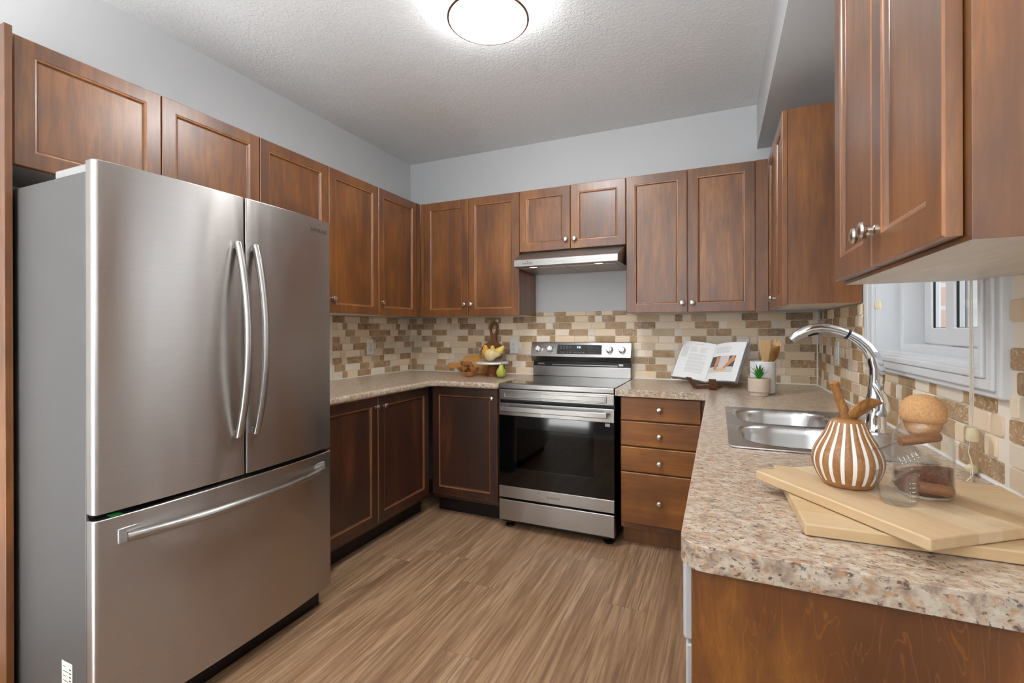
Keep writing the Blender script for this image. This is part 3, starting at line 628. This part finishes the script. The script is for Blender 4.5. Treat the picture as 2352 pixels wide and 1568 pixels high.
# ------------------------------------------------------------------ range hood
t=thing('range_hood','slim stainless range hood with two lamps above the range','hood',(1.52,-.2,1.67)); O=(1.52,-.2,1.67)
b=B(); pr0=[(-.004,1.794),(-.300,1.794),(-.480,1.718),(-.482,1.674),(-.470,1.672),(-.004,1.672)]
xi=[(1.158,1.884),(1.158,1.884),(1.178,1.868),(1.179,1.867),(1.179,1.867),(1.160,1.884)]
b.rings([[(xi[k][0],a,c) for k,(a,c) in enumerate(pr0)],[(xi[k][1],a,c) for k,(a,c) in enumerate(pr0)]])
hb=b.build('canopy','hoodsteel',t,org=O,bevel=.002)
B().box(1.20,1.515,-.40,-.05,1.6695,1.673).build('grease_filter','filter',t,org=O,bevel=.001); B().box(1.525,1.84,-.40,-.05,1.6695,1.673).build('grease_filter','filter',t,org=O,bevel=.001)
for xx in (1.30,1.74):
    l=B().lathe([(.032,0),(.030,-.003),(.026,-.003)],28,0,Matrix.Translation((xx,-.435,1.672)),cap1=False).build('lamp_ring','chrome',t,org=O,smooth=40)
    B().lathe([(.026,-.0015),(0,-.0045)],24,0,Matrix.Translation((xx,-.435,1.672)),cap0=False,cap1=False).build('lamp_lens','hoodlamp',l,org=O,smooth=60)
for k in range(5): B().lathe([(.0052,0),(.0052,.004),(.003,.006),(0,.006)],12,0,axis_mx((1.46+.018*k,-.4815,1.697),(0,-1,0))).build('button','plastic',t,org=O,smooth=40)
text('HAXEO',.019,(1.277-O[0],-.4826-O[1],1.691-O[2]),(R(90),0,0),'print_dark',t,'brand_lettering')
B().box(1.272,1.282,-.4826,-.4818,1.703,1.7055).box(1.2755,1.2785,-.4826,-.4818,1.700,1.703).build('brand_mark','print_dark',t,org=O)

# ------------------------------------------------------------------ ceiling light
t=thing('ceiling_light','round flush ceiling light with bright white diffuser and thin metal ring','ceiling light',(1.512,-1.522,H)); T0=Matrix.Translation((0,0,-H))
LZ=-.082
B().lathe([(.15,0),(.15,-.018),(.14,-.018)],40,0).build('base_plate','white',t,smooth=40)
B().lathe([(.150,-.018),(.158,-.055)],48,0,cap0=False,cap1=False).build('lit_rim','lampside',t,smooth=60)
B().lathe([(.164,-.055),(.176,-.056),(.178,LZ+.003),(.175,LZ),(.169,LZ),(.168,LZ+.004)],64,0,cap0=False,cap1=False).build('metal_ring','rosegold',t,smooth=40)
B().lathe([(.168,LZ+.003),(.10,LZ+.001),(0,LZ)],64,0,cap0=False,cap1=False).build('diffuser','lamp',t,smooth=60)

# ------------------------------------------------------------------ wall plates
def plate(label,loc,rz,kind):
    t=thing('wall_outlet' if kind!='switch' else 'light_switch',label,'outlet' if kind!='switch' else 'switch',loc,R(rz))
    B().box(-.0365,.0365,-.016,-.008,-.058,.058).build('cover_plate','plastic',t,bevel=.004,seg=3)
    if kind=='duplex':
        for s in (-1,1):
            f=B().lathe([(.0165,0),(.0165,.002),(.015,.0028)],24,0,axis_mx((0,-.0155,.0195*s),(0,-1,0))).build('receptacle','plastic',t,smooth=40)
            B().box(-.0075,-.0055,-.0188,-.018,.0195*s-.001,.0195*s+.008).box(.0055,.0075,-.0188,-.018,.0195*s-.001,.0195*s+.007).lathe([(.0026,0),(.0026,.0008)],10,0,axis_mx((0,-.018,.0195*s-.008),(0,-1,0))).build('slot','dark',f)
    if kind=='switch':
        B().box(-.017,.017,-.0195,-.0155,-.033,.033).build('rocker','plastic',t,bevel=.003)
    return t
plate('white duplex outlet on the left wall mosaic beside the refrigerator',(0,-.532,1.130),90,'duplex')
plate('white duplex outlet on the back wall between cutting board and range',(.975,0,1.130),0,'duplex')
plate('white blank wall plate partly hidden behind the open cookbook',(2.57,0,1.137),0,'blank')
plate('white switch on the right wall mosaic behind the faucet',(XR,-.55,1.134),-90,'switch')
tag(B().lathe([(.013,0),(.013,.005),(.010,.008),(0,.009)],24,0,axis_mx((.829,-.008,1.327),(0,-1,0))).build('wall_hook','plastic',smooth=40),'round white stick-on hook on the back tiles above the paddle board','hook')

# ------------------------------------------------------------------ left counter decor
# paddle board with looped handle, leaning on the back wall
def lean(x,y0,y1,z1):  # leaning plane frame: local X right, local Y up the board, Z toward room
    a=math.atan2(y1-y0,z1-CT); mx=Matrix.Translation((x,y0,CT+.001))@Matrix.Rotation(R(90)-a,4,'X'); return mx
pb=[(-.075,0),(.075,0),(.098,.02)]; 
def bz(p0,p1,p2,p3,n=8): return [tuple((1-s)**3*p0[i]+3*(1-s)**2*s*p1[i]+3*(1-s)*s*s*p2[i]+s**3*p3[i] for i in (0,1)) for s in [k/n for k in range(n+1)]]
right=bz((.100,.03),(.102,.12),(.102,.17),(.096,.195))+bz((.096,.195),(.085,.232),(.025,.24),(.020,.285))[1:]+bz((.020,.285),(.020,.31),(.040,.335),(.038,.37))[1:]+bz((.038,.37),(.036,.400),(.018,.412),(0,.412))[1:]
poly=[(-.075,0),(.075,0)]+right+[(-x,y) for x,y in reversed(right[:-1])]
hole=[(.021*math.cos(2*PI*k/20),.353+.036*math.sin(2*PI*k/20)*(1 if math.sin(2*PI*k/20)>0 else 1.1)) for k in range(20)]
tag(B().prism(poly,0,.018,holes=[hole],mx=lean(.813,-.075,-.020,1.324)).build('cutting_board','acacia',bevel=.003),'dark round-shouldered paddle board with looped handle leaning on the back wall','cutting board')
hp=[(-.39,.038),(-.405,.046),(-.412,.06),(-.405,.074),(-.39,.082)]
poly=[(0,0),(0,.150),(-.215,.150),(-.235,.146)]+bz((-.235,.146),(-.27,.11),(-.29,.086),(-.33,.083),6)[1:]+list(reversed(hp))+bz((-.33,.036),(-.30,.03),(-.285,.02),(-.27,0),5)
th=[(-.392+.008*math.cos(2*PI*k/12),.06+.008*math.sin(2*PI*k/12)) for k in range(12)]
tag(B().prism(poly,0,.016,holes=[th],mx=lean(.845,-.105,-.085,1.06)).build('cutting_board','bamboo',bevel=.003),'yellow bamboo handled board standing on edge behind the wooden bowls','cutting board')
# cake stand
t=thing('cake_stand','white marble cake stand on a turned wooden foot','cake stand',(.893,-.232,CT+.001)); 
B().lathe([(.047,0),(.048,.004),(.047,.022),(.040,.030),(.031,.088),(.033,.0905)],40,0).build('foot','copper',t,smooth=35)
B().lathe([(.10,.091),(.118,.092),(.122,.096),(.122,.103),(.120,.106),(0,.106)],56,0).build('plate','marble',t,smooth=35)
SX,SY,SZ=.893,-.232,CT+.1075
# glass bowl
tag(B().lathe([(.0,0),(.060,0),(.078,.006),(.090,.022),(.0955,.045),(.095,.078),(.093,.0795),(.0915,.078),(.092,.045),(.0865,.024),(.075,.0095),(.058,.004),(0,.0038)],56,0,Matrix.Translation((SX,SY,SZ)),cap0=False,cap1=False).build('fruit_bowl','glass',smooth=60),'clear glass bowl of yellow pears on the marble cake stand','bowl')
def pear(loc,d,mat,label,sc=1.,group=None):
    t=thing('pear',label,'fruit',loc,0,group)
    mx=axis_mx((0,0,0),d)
    pf=[(0,-.0),(.010,.0015),(.022,.006),(.031,.017),(.0345,.030),(.033,.043),(.027,.056),(.019,.067),(.0155,.077),(.0125,.086),(.007,.091),(.0,.0915)]
    B().lathe([(r*sc,z*sc) for r,z in pf],32,0,mx,cap0=False,cap1=False).build('flesh',mat,t,smooth=80)
    p=lambda x,z: mx@Vector((x*sc,0,z*sc))
    B().tube([p(0,.089),p(.001,.098),p(.004,.106)],[.0016,.0013,.0017],8).build('stem','stemwood',t,smooth=60)
    return t
GP='yellow pears in the glass bowl'
r2=Vector((.915,.402,0)); f2v=Vector((-.402,.915,0)); ctr=Vector((SX,SY,SZ))
def bp(a,b2,z): p=ctr+r2*a+f2v*b2; return (p.x,p.y,SZ+z)
pear(bp(-.042,.030,.034),(-.12,-.05,1),'pear_o','golden pear at the left of the glass bowl, stem up',.98,GP)
pear(bp(.004,.046,.03),(-.05,0,1),'pear_y','upright pale yellow pear at the back middle of the glass bowl',.98,GP)
pear(bp(.030,.022,.05),(r2*.40+Vector((0,0,.45)))[:],'pear_y','yellow pear leaning over the right rim inside the glass bowl',.95,GP)
pear(bp(-.056,-.030,.049),(r2*1.0+f2v*.06+Vector((0,0,.06)))[:],'pear_c','cream pear lying on its side at the front of the bowl',1.28,GP)
pear((1.0,-.306,CT+.001),(.02,0,1),'pear_g','single green pear standing on the counter beside the cake stand',1.04)
# bundle of small bowls tied with twine
t=thing('bowl_bundle','bundle of small wooden bowls tied together with twine','bowl',(.742,-.335,CT+.001)); O=Vector((.742,-.335,CT+.001))
bw=[(.0,0),(.022,0),(.036,.008),(.0435,.022),(.0455,.036),(.0435,.0365),(.041,.024),(.034,.012),(.02,.005),(0,.0045)]
def bowl(a,b2,z,d,s=1.): B().lathe([(r*s,h*s) for r,h in bw],36,0,axis_mx((r2*a+f2v*b2+Vector((0,0,z)))[:],d),cap0=False,cap1=False).build('bowl','bowlwood',t,smooth=50)
bowl(.018,0,0,(0,0,1)); bowl(-.030,.01,.036,(-.08,0,1),.96); bowl(.030,.0,.042,(r2*.62-f2v*.2+Vector((0,0,.75)))[:],.9); bowl(.036,.028,.036,(r2*.2+Vector((0,0,1)))[:],.95); bowl(-.014,.012,.076,(.05,.05,1),.92)
tw=B()
for (ph,sc2,tilt) in ((0,1.,.2),(.9,.95,-.35),(2.1,1.02,.5),(2.7,.93,-.15)):
    pts=[]
    for k in range(29):
        a=2*PI*k/28; rr=.058*sc2; q=r2*(rr*math.cos(a)*math.cos(ph)+.006)+f2v*(rr*math.cos(a)*math.sin(ph)+.008)+Vector((0,0,.060+.058*math.sin(a)+tilt*.02*math.cos(a)))
        pts.append(q[:])
    tw.tube(pts,.0013,6)
tw.tube([(r2*.0+Vector((0,0,.118)))[:],(r2*.012+Vector((0,0,.130)))[:],(r2*.004+Vector((0,0,.136)))[:],(r2*-.006+Vector((0,0,.128)))[:],(Vector((0,0,.118)))[:]],.0013,6)
tw.build('twine','twine',t,smooth=60)

# ------------------------------------------------------------------ cookbook on its stand
yb=.523; lean_=.555; n_=Vector((-math.sin(yb),-math.cos(yb),0)); t_=Vector((0,0,math.cos(lean_)))-n_*math.sin(lean_); e_=Vector((math.cos(yb),-math.sin(yb),0))
nb=e_.cross(t_); nb=nb if nb.dot(n_)>0 else -nb
S0=Vector((2.351,-.292,.937)); BW,BH=.213,.259
t=thing('cookbook','open cookbook with a kneading photograph leaning on a wooden stand','book',S0); 
def bpt(s,v,off=0.):   # s -1..1 across, v 0..1 up
    a=abs(s); z=a*math.sin(.19)*BW+ .016*math.sin(PI*min(1,a*1.0))**.7*(1-.3*a) if a>0 else 0
    return e_*(s*BW*math.cos(.19))+nb*(z+off)+t_*(v*BH)
def sheet(s0,s1,v0,v1,off,th,name,mat,parent,n=14):
    b=B(); rs=[]
    for k in range(n+1):
        s=s0+(s1-s0)*k/n; rs.append([bpt(s,v0,off)[:],bpt(s,v1,off)[:],bpt(s,v1,off+th)[:],bpt(s,v0,off+th)[:]])
    return b.rings(rs).build(name,mat,parent,smooth=40)
cv=B(); 
for sg in (-1,1):
    cv.rings([[ (e_*(s*BW*.99*1.03)+nb*(abs(s)*math.sin(.19)*BW*1.02+o-.012)+t_*v*BH)[:] for o,v in ((0,-.015),(0,1.015),(.0025,1.015),(.0025,-.015))] for s in (0.,sg*1.0)])
cv.build('cover',['cover'],t)
for sg in (-1,1):
    pg=sheet(sg*.004,sg*.985,0,1,-.010,.0135,'page_block','paper',t)
    off=.0037
    ink=B()
    def line(s0,s1,v):
        a=[bpt(s0+(s1-s0)*k/4,v,off) for k in range(5)]; ink.rings([[p[:],(p+t_*.0011)[:],(p+t_*.0011+nb*.0002)[:],(p+nb*.0002)[:]] for p in a])
    if sg<0:
        line(-.62,-.30,.93); line(-.60,-.32,.918)
        for k in range(22): line(-.92,-.72,.84-.0135*k)
        for c0 in (-.66,-.38):
            for k in range(9): line(c0,c0+random.uniform(.14,.24),.84-.016*k)
        for k in range(38):
            if k%7!=6: line(-.66,-.66+random.choice((.52,.52,.52,.4)),.66-.0135*k)
    else:
        for k in range(5): line(.08,.58,.88-.015*k)
        for k in range(5): line(.08,.56,.79-.015*k)
        def blob(pts,mat,nm,o2):
            b=B(); vs=[bpt(s,v,off+o2)[:] for s,v in pts]; vs2=[bpt(s,v,off+o2+.0002)[:] for s,v in pts]; n=len(pts)
            b.rings([vs,vs2]); return b.build(nm,mat,pg)
        def quad(s0,s1,v0,v1,mat,nm,o2): return sheet(s0,s1,v0,v1,off+o2,.0002,nm,mat,pg,8)
        quad(.03,.80,.22,.64,'photo_bg','photograph',0)
        quad(.03,.80,.22,.36,'photo_table','photo_table',.0004)
        quad(.31,.61,.30,.638,'photo_apron','photo_apron',.0006)
        blob([(.20,.28),(.28,.28),(.33,.62),(.20,.62)],'photo_skin','photo_arm',.0026); blob([(.50,.32),(.56,.30),(.80,.52),(.79,.62),(.70,.62)],'photo_skin','photo_arm',.0026)
        blob([(.22,.27),(.34,.245),(.58,.25),(.64,.28),(.52,.30),(.30,.30)],'photo_dough','photo_dough',.0030)
    ink.build('printed_text','ink',pg)
# book stand: two crossing walnut slats with lips
SO=Vector((2.392,-.412,CT+.001)); t=thing('book_stand','small walnut book stand of two crossed slats under the cookbook','book stand',SO)
for sg in (-1,1):
    a=e_*(.050*sg); d=(e_*(-.45*sg)+(-n_)*.9).normalized()   # slat runs away behind the book
    sd=Vector((-d.y,d.x,0)); p0=a+n_*.075
    rs=[]
    for q,zz,hh in ((-.004,0,.020),(.03,.0,.020),(.09,.0,.020),(.15,.0,.02)):
        c=p0+d*q; rs.append([(c+sd*.019+Vector((0,0,zz)))[:],(c-sd*.019+Vector((0,0,zz)))[:],(c-sd*.019+Vector((0,0,zz+hh)))[:],(c+sd*.019+Vector((0,0,zz+hh)))[:]])
    B().rings(rs).build('slat','walnut',t,bevel=.003)
    c=p0-d*.004; u2=(Vector((0,0,.8))-d*.6)
    B().rings([[ (c+sd*a2*.019+d*b2*.009+u2*q)[:] for a2,b2 in ((1,-1),(-1,-1),(-1,1),(1,1))] for q in (.0,.082)]).build('lip','walnut',t,bevel=.003)

# ------------------------------------------------------------------ crock, utensils, plant
KX,KY=2.641,-.527; KR=.061; KH=.168
tag(B().lathe([(0,0),(.055,0),(.060,.004),(KR,.02),(KR,KH-.002),(KR-.002,KH),(KR-.005,KH-.001),(KR-.005,.01),(0,.008)],48,0,Matrix.Translation((KX,KY,CT+.001)),cap0=False,cap1=False).build('utensil_crock','ceramic',smooth=40),'tall white ceramic crock holding wooden utensils in the right corner','crock')
def uplane(u,v,d=0): return Vector((KX,KY,CT))+r2*u+Vector((0,0,v))+f2v*d
def flatshape(poly,holes,mat,th,base,du,dv,dep=0,curve=0.):
    # poly in (across, along) ; base point, direction du (across), dv (along)
    nn=du.cross(dv).normalized(); 
    fn=lambda a,b2,h: (base+du*a+dv*b2+nn*(h+curve*(a*a)))[:]
    return B().prism(poly,-th/2,th/2,fn,holes=holes)
dv=Vector((0,0,1)); dr_=r2.copy()
o=flatshape([(-.008,0),(.008,0),(.009,.135),(.012,.150),(.028,.195),(.0310,.269),(-.0300,.271),(-.027,.195),(-.012,.150),(-.009,.135)],[],'beech',.006,uplane(.018,.012,.004),(r2).normalized(),(dv+r2*-.01).normalized())
tag(o.build('spatula','beech',bevel=.002),'pale flat wooden spatula standing in the white crock','spatula')
slots=[[(-.014,.27),(-.007,.27),(-.006,.31),(-.012,.31)],[(.008,.272),(.014,.27),(.012,.31),(.006,.31)]]
pl=[(-.008,0),(.008,0),(.009,.19),(.020,.225),(.034,.25),(.036,.29)]
for k,(a,h0) in enumerate(((.034,.315),(.022,.332),(.005,.338),(-.012,.332))): pl += [(a+.003,h0+.012),(a-.009,h0+.014),(a-.010,h0-.002)]
pl += [(-.035,.315),(-.026,.306),(-.037,.30),(-.036,.288),(-.026,.285),(-.036,.276),(-.033,.262),(-.022,.258),(-.020,.225),(-.009,.19)]
pl=[(a*1.05,b2 if b2<.01 else b2-.056) for a,b2 in pl]; slots=[[(a,b2-.056) for a,b2 in q] for q in slots]
o=flatshape(pl,slots,'beech',.006,uplane(-.020,.012,.019),r2,(dv+r2*.36).normalized(),curve=5.)
tag(o.build('pasta_fork','beech',bevel=.0015),'toothed slotted wooden pasta fork standing behind the spoon','utensil')
bx=uplane(-.042,.014,-.022); dd_=(dv+r2*.50).normalized(); du_=(r2-dd_*r2.dot(dd_)).normalized(); nn_=du_.cross(dd_)
b=B(); b.tube([bx,bx+dd_*.1,bx+dd_*.182],[.0065,.0065,.008],12)
rs=[]
for k in range(11):
    s=k/10; wv=.0235*math.sin(PI*(.10+.88*s))**.75; c=bx+dd_*(.176+.088*s)-nn_*(.010*math.sin(PI*s))
    rs.append([(c+du_*(wv*math.cos(2*PI*j/16))+nn_*(.0075*math.sin(2*PI*j/16)*(1 if math.sin(2*PI*j/16)<0 else .25)))[:] for j in range(16)])
b.rings(rs); tag(b.build('wooden_spoon','olive',smooth=60),'dark grained wooden spoon leaning to the right in the crock','spoon')
PX,PY=2.616,-.640
t=thing('potted_plant','small spiky green plant in a beige stoneware pot','plant',(PX,PY,CT+.001))
B().lathe([(.0,0),(.042,0),(.0435,.003),(.0435,.014),(.048,.017),(.0515,.021),(.052,.05),(.051,.086),(.0485,.0875),(.0475,.086),(.048,.07),(0,.07)],44,0,cap0=False,cap1=False).build('pot','stone',t,smooth=40)
B().lathe([(.0477,.078),(.03,.083),(0,.085)],32,0,cap0=False,cap1=False).build('gravel','soil',t,smooth=60)
lf=B(); rl=random.Random(3)
lv=[]
for k in range(26):
    a=2*PI*k*.381966; q=k/26; out=(.012+.056*q)*(.72 if math.cos(a-1.18)>.5 else 1); hgt=.085*(1-.45*q)+rl.uniform(-.006,.006); wd_=.0075 if q<.6 else .006
    dirv=Vector((math.cos(a),math.sin(a),0)); sd=Vector((-math.sin(a),math.cos(a),0)); rs=[]
    for i in range(7):
        s=i/6; c=dirv*(.004+out*s*s*.9+out*.2*s)+Vector((0,0,.080+hgt*s*(1-.25*q*s))); ww=wd_*(1-s)**.65*(.75+.6*s*(1-s)*2)+.0003
        nn=dirv*.6*-1+Vector((0,0,.5))
        rs.append([(c+sd*ww)[:],(c-nn*.0022*(1-s))[:],(c-sd*ww)[:],(c+nn*.0006)[:]])
    lv.append(rs)
for rs in lv: B().rings(rs).build('leaf','leaf',t,smooth=60)

# ------------------------------------------------------------------ near counter: two boards, carved pear, jar, cups
def board(p,d,n,L,W,z0,th,mat,label,bev):
    # p near-left top corner; d along length; n across (away)
    t=B().prism([(0,0),(L,0),(L,W),(0,W)],0,th).build('cutting_board',mat,bevel=bev,seg=3)
    t.matrix_world=Matrix(((d.x,n.x,0,p[0]),(d.y,n.y,0,p[1]),(0,0,1,z0),(0,0,0,1))); return tag(t,label,'cutting board')
d2=Vector((1,.03,0)).normalized(); board((2.553,-2.470),d2,Vector((-d2.y,d2.x,0)),.40,.36,CT+.001,.0195,'block2','lower pale wooden board lying flat on the near counter',.003)
d1=Vector((.596,-.803,0)).normalized(); n1=Vector((.803,.596,0)).normalized()
board((2.496,-2.248),d1,n1,.337,.243,CT+.0215,.0185,'block','upper pale striped wooden board lying askew on the other board',.003)
BT=CT+.0405
# carved pear
t=thing('decorative_pear','carved wooden pear with white stripes, stem and leaf on the boards','ornament',(2.649,-2.285,BT)); 
pf=[(.0,.0),(.040,.0),(.052,.006),(.0635,.022),(.0700,.039),(.0705,.052),(.066,.066),(.0575,.080),(.0485,.093),(.0425,.103),(.0385,.112),(.034,.119),(.026,.1235),(.014,.125),(0,.1255)]
# smooth the profile
def cat(p,n=4):
    q=[]
    for i in range(len(p)-1):
        a,b2,c,d=p[max(i-1,0)],p[i],p[i+1],p[min(i+2,len(p)-1)]
        for k in range(n):
            s=k/n; q.append(tuple(.5*((2*b2[j])+(-a[j]+c[j])*s+(2*a[j]-5*b2[j]+4*c[j]-d[j])*s*s+(-a[j]+3*b2[j]-3*c[j]+d[j])*s**3) for j in range(len(p[0]))))
    return q+[p[-1]]
pf=[(max(r,0)*.82,z) for r,z in cat(pf,3)]; NS=19; SEG=NS*6; rs=[]
for i,(r,z) in enumerate(pf):
    ring=[]
    for j in range(SEG):
        st=(j%6) in (0,1,2); inn=.0009 if (st and .008<z<.119) else 0
        a=2*PI*(j+.45)/SEG; ring.append(((r-inn)*math.cos(a),(r-inn)*math.sin(a),z))
    rs.append(ring)
B().rings(rs,0,True,True,mf=lambda i,j:1 if (j%6) in (0,1) and .010<pf[i][1]<.1185 else 0).build('fruit_body',['pearwood','stripe'],t,smooth=50)
sp=[(r2*-.002+Vector((0,0,.120)))[:],(r2*-.006+f2v*.0+Vector((0,0,.140)))[:],(r2*-.014+Vector((0,0,.160)))[:],(r2*-.0225+Vector((0,0,.186)))[:],(r2*-.025+Vector((0,0,.193)))[:]]
B().tube(sp,[.0110,.0082,.0074,.0078,.0083],14).build('stem','burnt',t,smooth=60)
lb=B(); rs=[]; NL=16
ld=(r2*.92-f2v*.12+Vector((0,0,.42))).normalized(); lu=(Vector((0,0,1))*.86-f2v*.5); lu=(lu-ld*lu.dot(ld)).normalized(); ln=ld.cross(lu)
if ln.dot(f2v)>0: ln=-ln
L0=r2*-.004+Vector((0,0,.126))-f2v*.004
for k in range(NL+1):
    s=k/NL; wv=.0175*math.sin(PI*(.05+.95*s)**.8)**.75+.0015; c=L0+ld*(.072*s)+lu*(.010*math.sin(PI*s)-.004)+ln*(-.008*s*s); row=[]
    for j in range(13):
        q=j/12*2-1; rp=.0012*math.sin((abs(q)*4.5-s*26)) if abs(q)<.92 else 0
        row.append((c+lu*(wv*q)+ln*(-.005*q*q+.004+rp- (.0016 if abs(q)<.09 else 0)))[:])
    for j in range(12,-1,-1):
        q=j/12*2-1; row.append((c+lu*(wv*q)+ln*(-.005*q*q+.0005 if abs(q)<.95 else -.0035))[:])
    rs.append(row)
lb.rings(rs).build('leaf','leafwood',t,smooth=70)
# jar
JL=(2.759,-2.294,BT); t=thing('storage_jar','glass storage jar of brown powder with a round cork lid','jar',JL)
out=[(0,0),(.037,0),(.0415,.003),(.0432,.010),(.0432,.088),(.042,.101),(.038,.113),(.033,.121),(.030,.127),(.030,.129)]
inn=[(.0282,.129),(.0282,.126),(.0318,.119),(.0366,.111),(.0404,.100),(.0412,.088),(.0412,.011),(.039,.005),(.035,.004),(0,.004)]
B().lathe(out+inn,64,0,cap0=False,cap1=False).build('glass_body','glass',t,smooth=60)
kd=B().lathe([(0,.104),(.018,.105),(.0235,.113),(.0265,.122),(.0275,.1295),(.0315,.131),(.0325,.140),(.0325,.150),(.030,.160),(.0245,.1685),(.0165,.174),(.008,.1765),(0,.177)],48,0,cap0=False,cap1=False).build('cork_lid','cork',t,smooth=80)
rs=[]
for i,(r,z) in enumerate(((.0,.0045),(.034,.0045),(.0402,.011),(.0404,.030),(.0403,.043),(.022,.047),(0,.048))):
    rs.append([(r*math.cos(2*PI*j/40),r*math.sin(2*PI*j/40),z+(0 if i<3 else .010*(r/.041)*math.sin(2*PI*j/40+2.4)*(1 if i>3 else .8)+.0015*math.sin(j*2.3))) for j in range(40)])
o=B().rings(rs,0,False,False).build('powder','cocoa',t,smooth=60); o['kind']='stuff'
# measuring cups
def cup(mx,name_label,hd,h0,hlen):
    t=thing('measuring_cup',name_label,'measuring cup',mx.translation); inv=Matrix.Translation(-mx.translation)@mx
    b=B(); prof=[(0,0),(.0225,0),(.0255,.003),(.027,.009),(.027,.049),(.0276,.0512)]; pin=[(.0262,.0515),(.0255,.049),(.0255,.010),(.024,.0045),(.0215,.0025),(0,.0025)]
    rs=[]
    for r,z in prof+pin:
        rg=[]
        for j in range(56):
            a=2*PI*j/56; k=max(0,1-abs(((a-PI+PI)%(2*PI))-PI)/.38) if z>.04 else 0   # pouring lip at a = pi
            k=max(0,1-abs(a-PI)/.36) if z>.035 else 0
            q=k*k*(3-2*k)*((z-.035)/.017); rg.append(((r+.008*q)*math.cos(a),(r+.008*q)*math.sin(a),z+.003*q))
        rs.append(rg)
    b.rings(rs,0,False,False,mx=inv).build('glass_cup','glass',t,smooth=60)
    p0=Vector(h0); d=Vector(hd).normalized()
    B().tube([(p0+d*q)[:] for q in (0,.003,.02,hlen-.004,hlen-.001,hlen)],[.0075,.0085,.0088,.0092,.0088,.0075],20).build('handle','handle',t,smooth=50)
    mk=B()
    for k in range(5):
        a0=-1.25; zz=.012+.0072*k
        pts=[inv@Vector(((.0272)*math.cos(a0+da),(.0272)*math.sin(a0+da),zz)) for da in (0,.05,.10,.15,.2)]
        mk.tube([p[:] for p in pts],.0005,5); mk.lathe([(.0009,0),(.0009,.0003)],8,0,axis_mx((inv@Vector(((.0272)*math.cos(a0-.12),(.0272)*math.sin(a0-.12),zz)))[:],(inv.to_3x3()@Vector((math.cos(a0),math.sin(a0),0)))[:]))
    mk.build('scale_marks','mark',t)
    return t
# lower cup upright, handle to the right and toward the camera
c0=Vector((2.704,-2.365,BT)); hd=(r2*.95-f2v*.30+Vector((0,0,-.10))).normalized()
hdir=Vector((hd.x,hd.y,0)).normalized()
ang=math.atan2(hdir.y,hdir.x); cup(Matrix.Translation(c0)@Matrix.Rotation(ang,4,'Z'),'upright glass measuring cup with wooden handle on the board',hd,hdir*.0270+Vector((0,0,.030)),.047)
ax=(r2*-.92+f2v*-.05+Vector((0,0,-.30))).normalized(); hx=(r2*.95-f2v*.12+Vector((0,0,.17))).normalized(); hy=(Vector((0,0,1))-ax*ax.z).normalized()
xm=hy; ym_=ax.cross(xm)
c1=Vector((2.721,-2.366,BT+.084)); mx=Matrix(((xm.x,ym_.x,ax.x,c1.x),(xm.y,ym_.y,ax.y,c1.y),(xm.z,ym_.z,ax.z,c1.z),(0,0,0,1)))
cup(mx,'tipped glass measuring cup lying across the upright one',hx,xm*.0270+ax*.012,.060)

# ------------------------------------------------------------------ blind cords at the window
t=thing('blind_cord','cream blind cords with a tassel hanging at the near side of the window','blind cord',(2.945,-1.978,1.0)); O=(2.945,-1.978,1.0)
cb=B(); 
for dx,ph in ((-.004,0),(.0,1.3),(.005,2.2)):
    cb.tube([(2.945,-1.978+dx+.004*math.sin(ph+z*5),z) for z in [1.75-.06*k for k in range(12)]]+[(2.945,-1.978,1.028)],.0011,6)
cb.tube([(2.945,-1.978-.006,1.02),(2.944,-1.972,1.0),(2.944,-1.965,.97),(2.943,-1.985,.945),(2.938,-2.0,.925),(2.92,-2.02,.917)],.0011,6)
cb.build('cord','cord',t,org=O,smooth=60)
TS=[(0,0),(.010,0),(.0115,.004),(.0105,.022),(.0085,.027),(.0085,.029),(.005,.030),(0,.030)]
B().lathe(TS,24,0,Matrix.Translation((2.945,-1.98,.998)),cap0=False,cap1=False).build('tassel','ivory',t,org=O,smooth=50)
t=thing('blind_cord','single cream blind cord with a small tassel at the far side of the window','blind cord',(2.955,-1.262,1.33)); O=(2.955,-1.262,1.33)
B().tube([(2.955,-1.262,1.85),(2.955,-1.262,1.6),(2.955,-1.262,1.35)],.0011,6).build('cord','cord',t,org=O,smooth=60)
B().lathe(TS,24,0,Matrix.Translation((2.955,-1.262,1.322)),cap0=False,cap1=False).build('tassel','ivory',t,org=O,smooth=50)
t=thing('cord_bead','loose cream cord bead lying on the counter against the tiles','blind cord',(2.955,-1.945,CT+.012)); O=(2.955,-1.945,CT+.012)
B().lathe([(0,0),(.008,0),(.0115,.004),(.0115,.012),(.009,.018),(.006,.022),(0,.022)],24,0,axis_mx((2.962,-1.935,CT+.0125),(-.5,-.85,0)),cap0=False,cap1=False).build('bead','ivory',t,org=O,smooth=50)
B().tube([(2.953,-1.952,CT+.013),(2.94,-1.985,CT+.006),(2.925,-2.03,CT+.003)],.0013,6).build('cord_tail','cord',t,org=O,smooth=60)
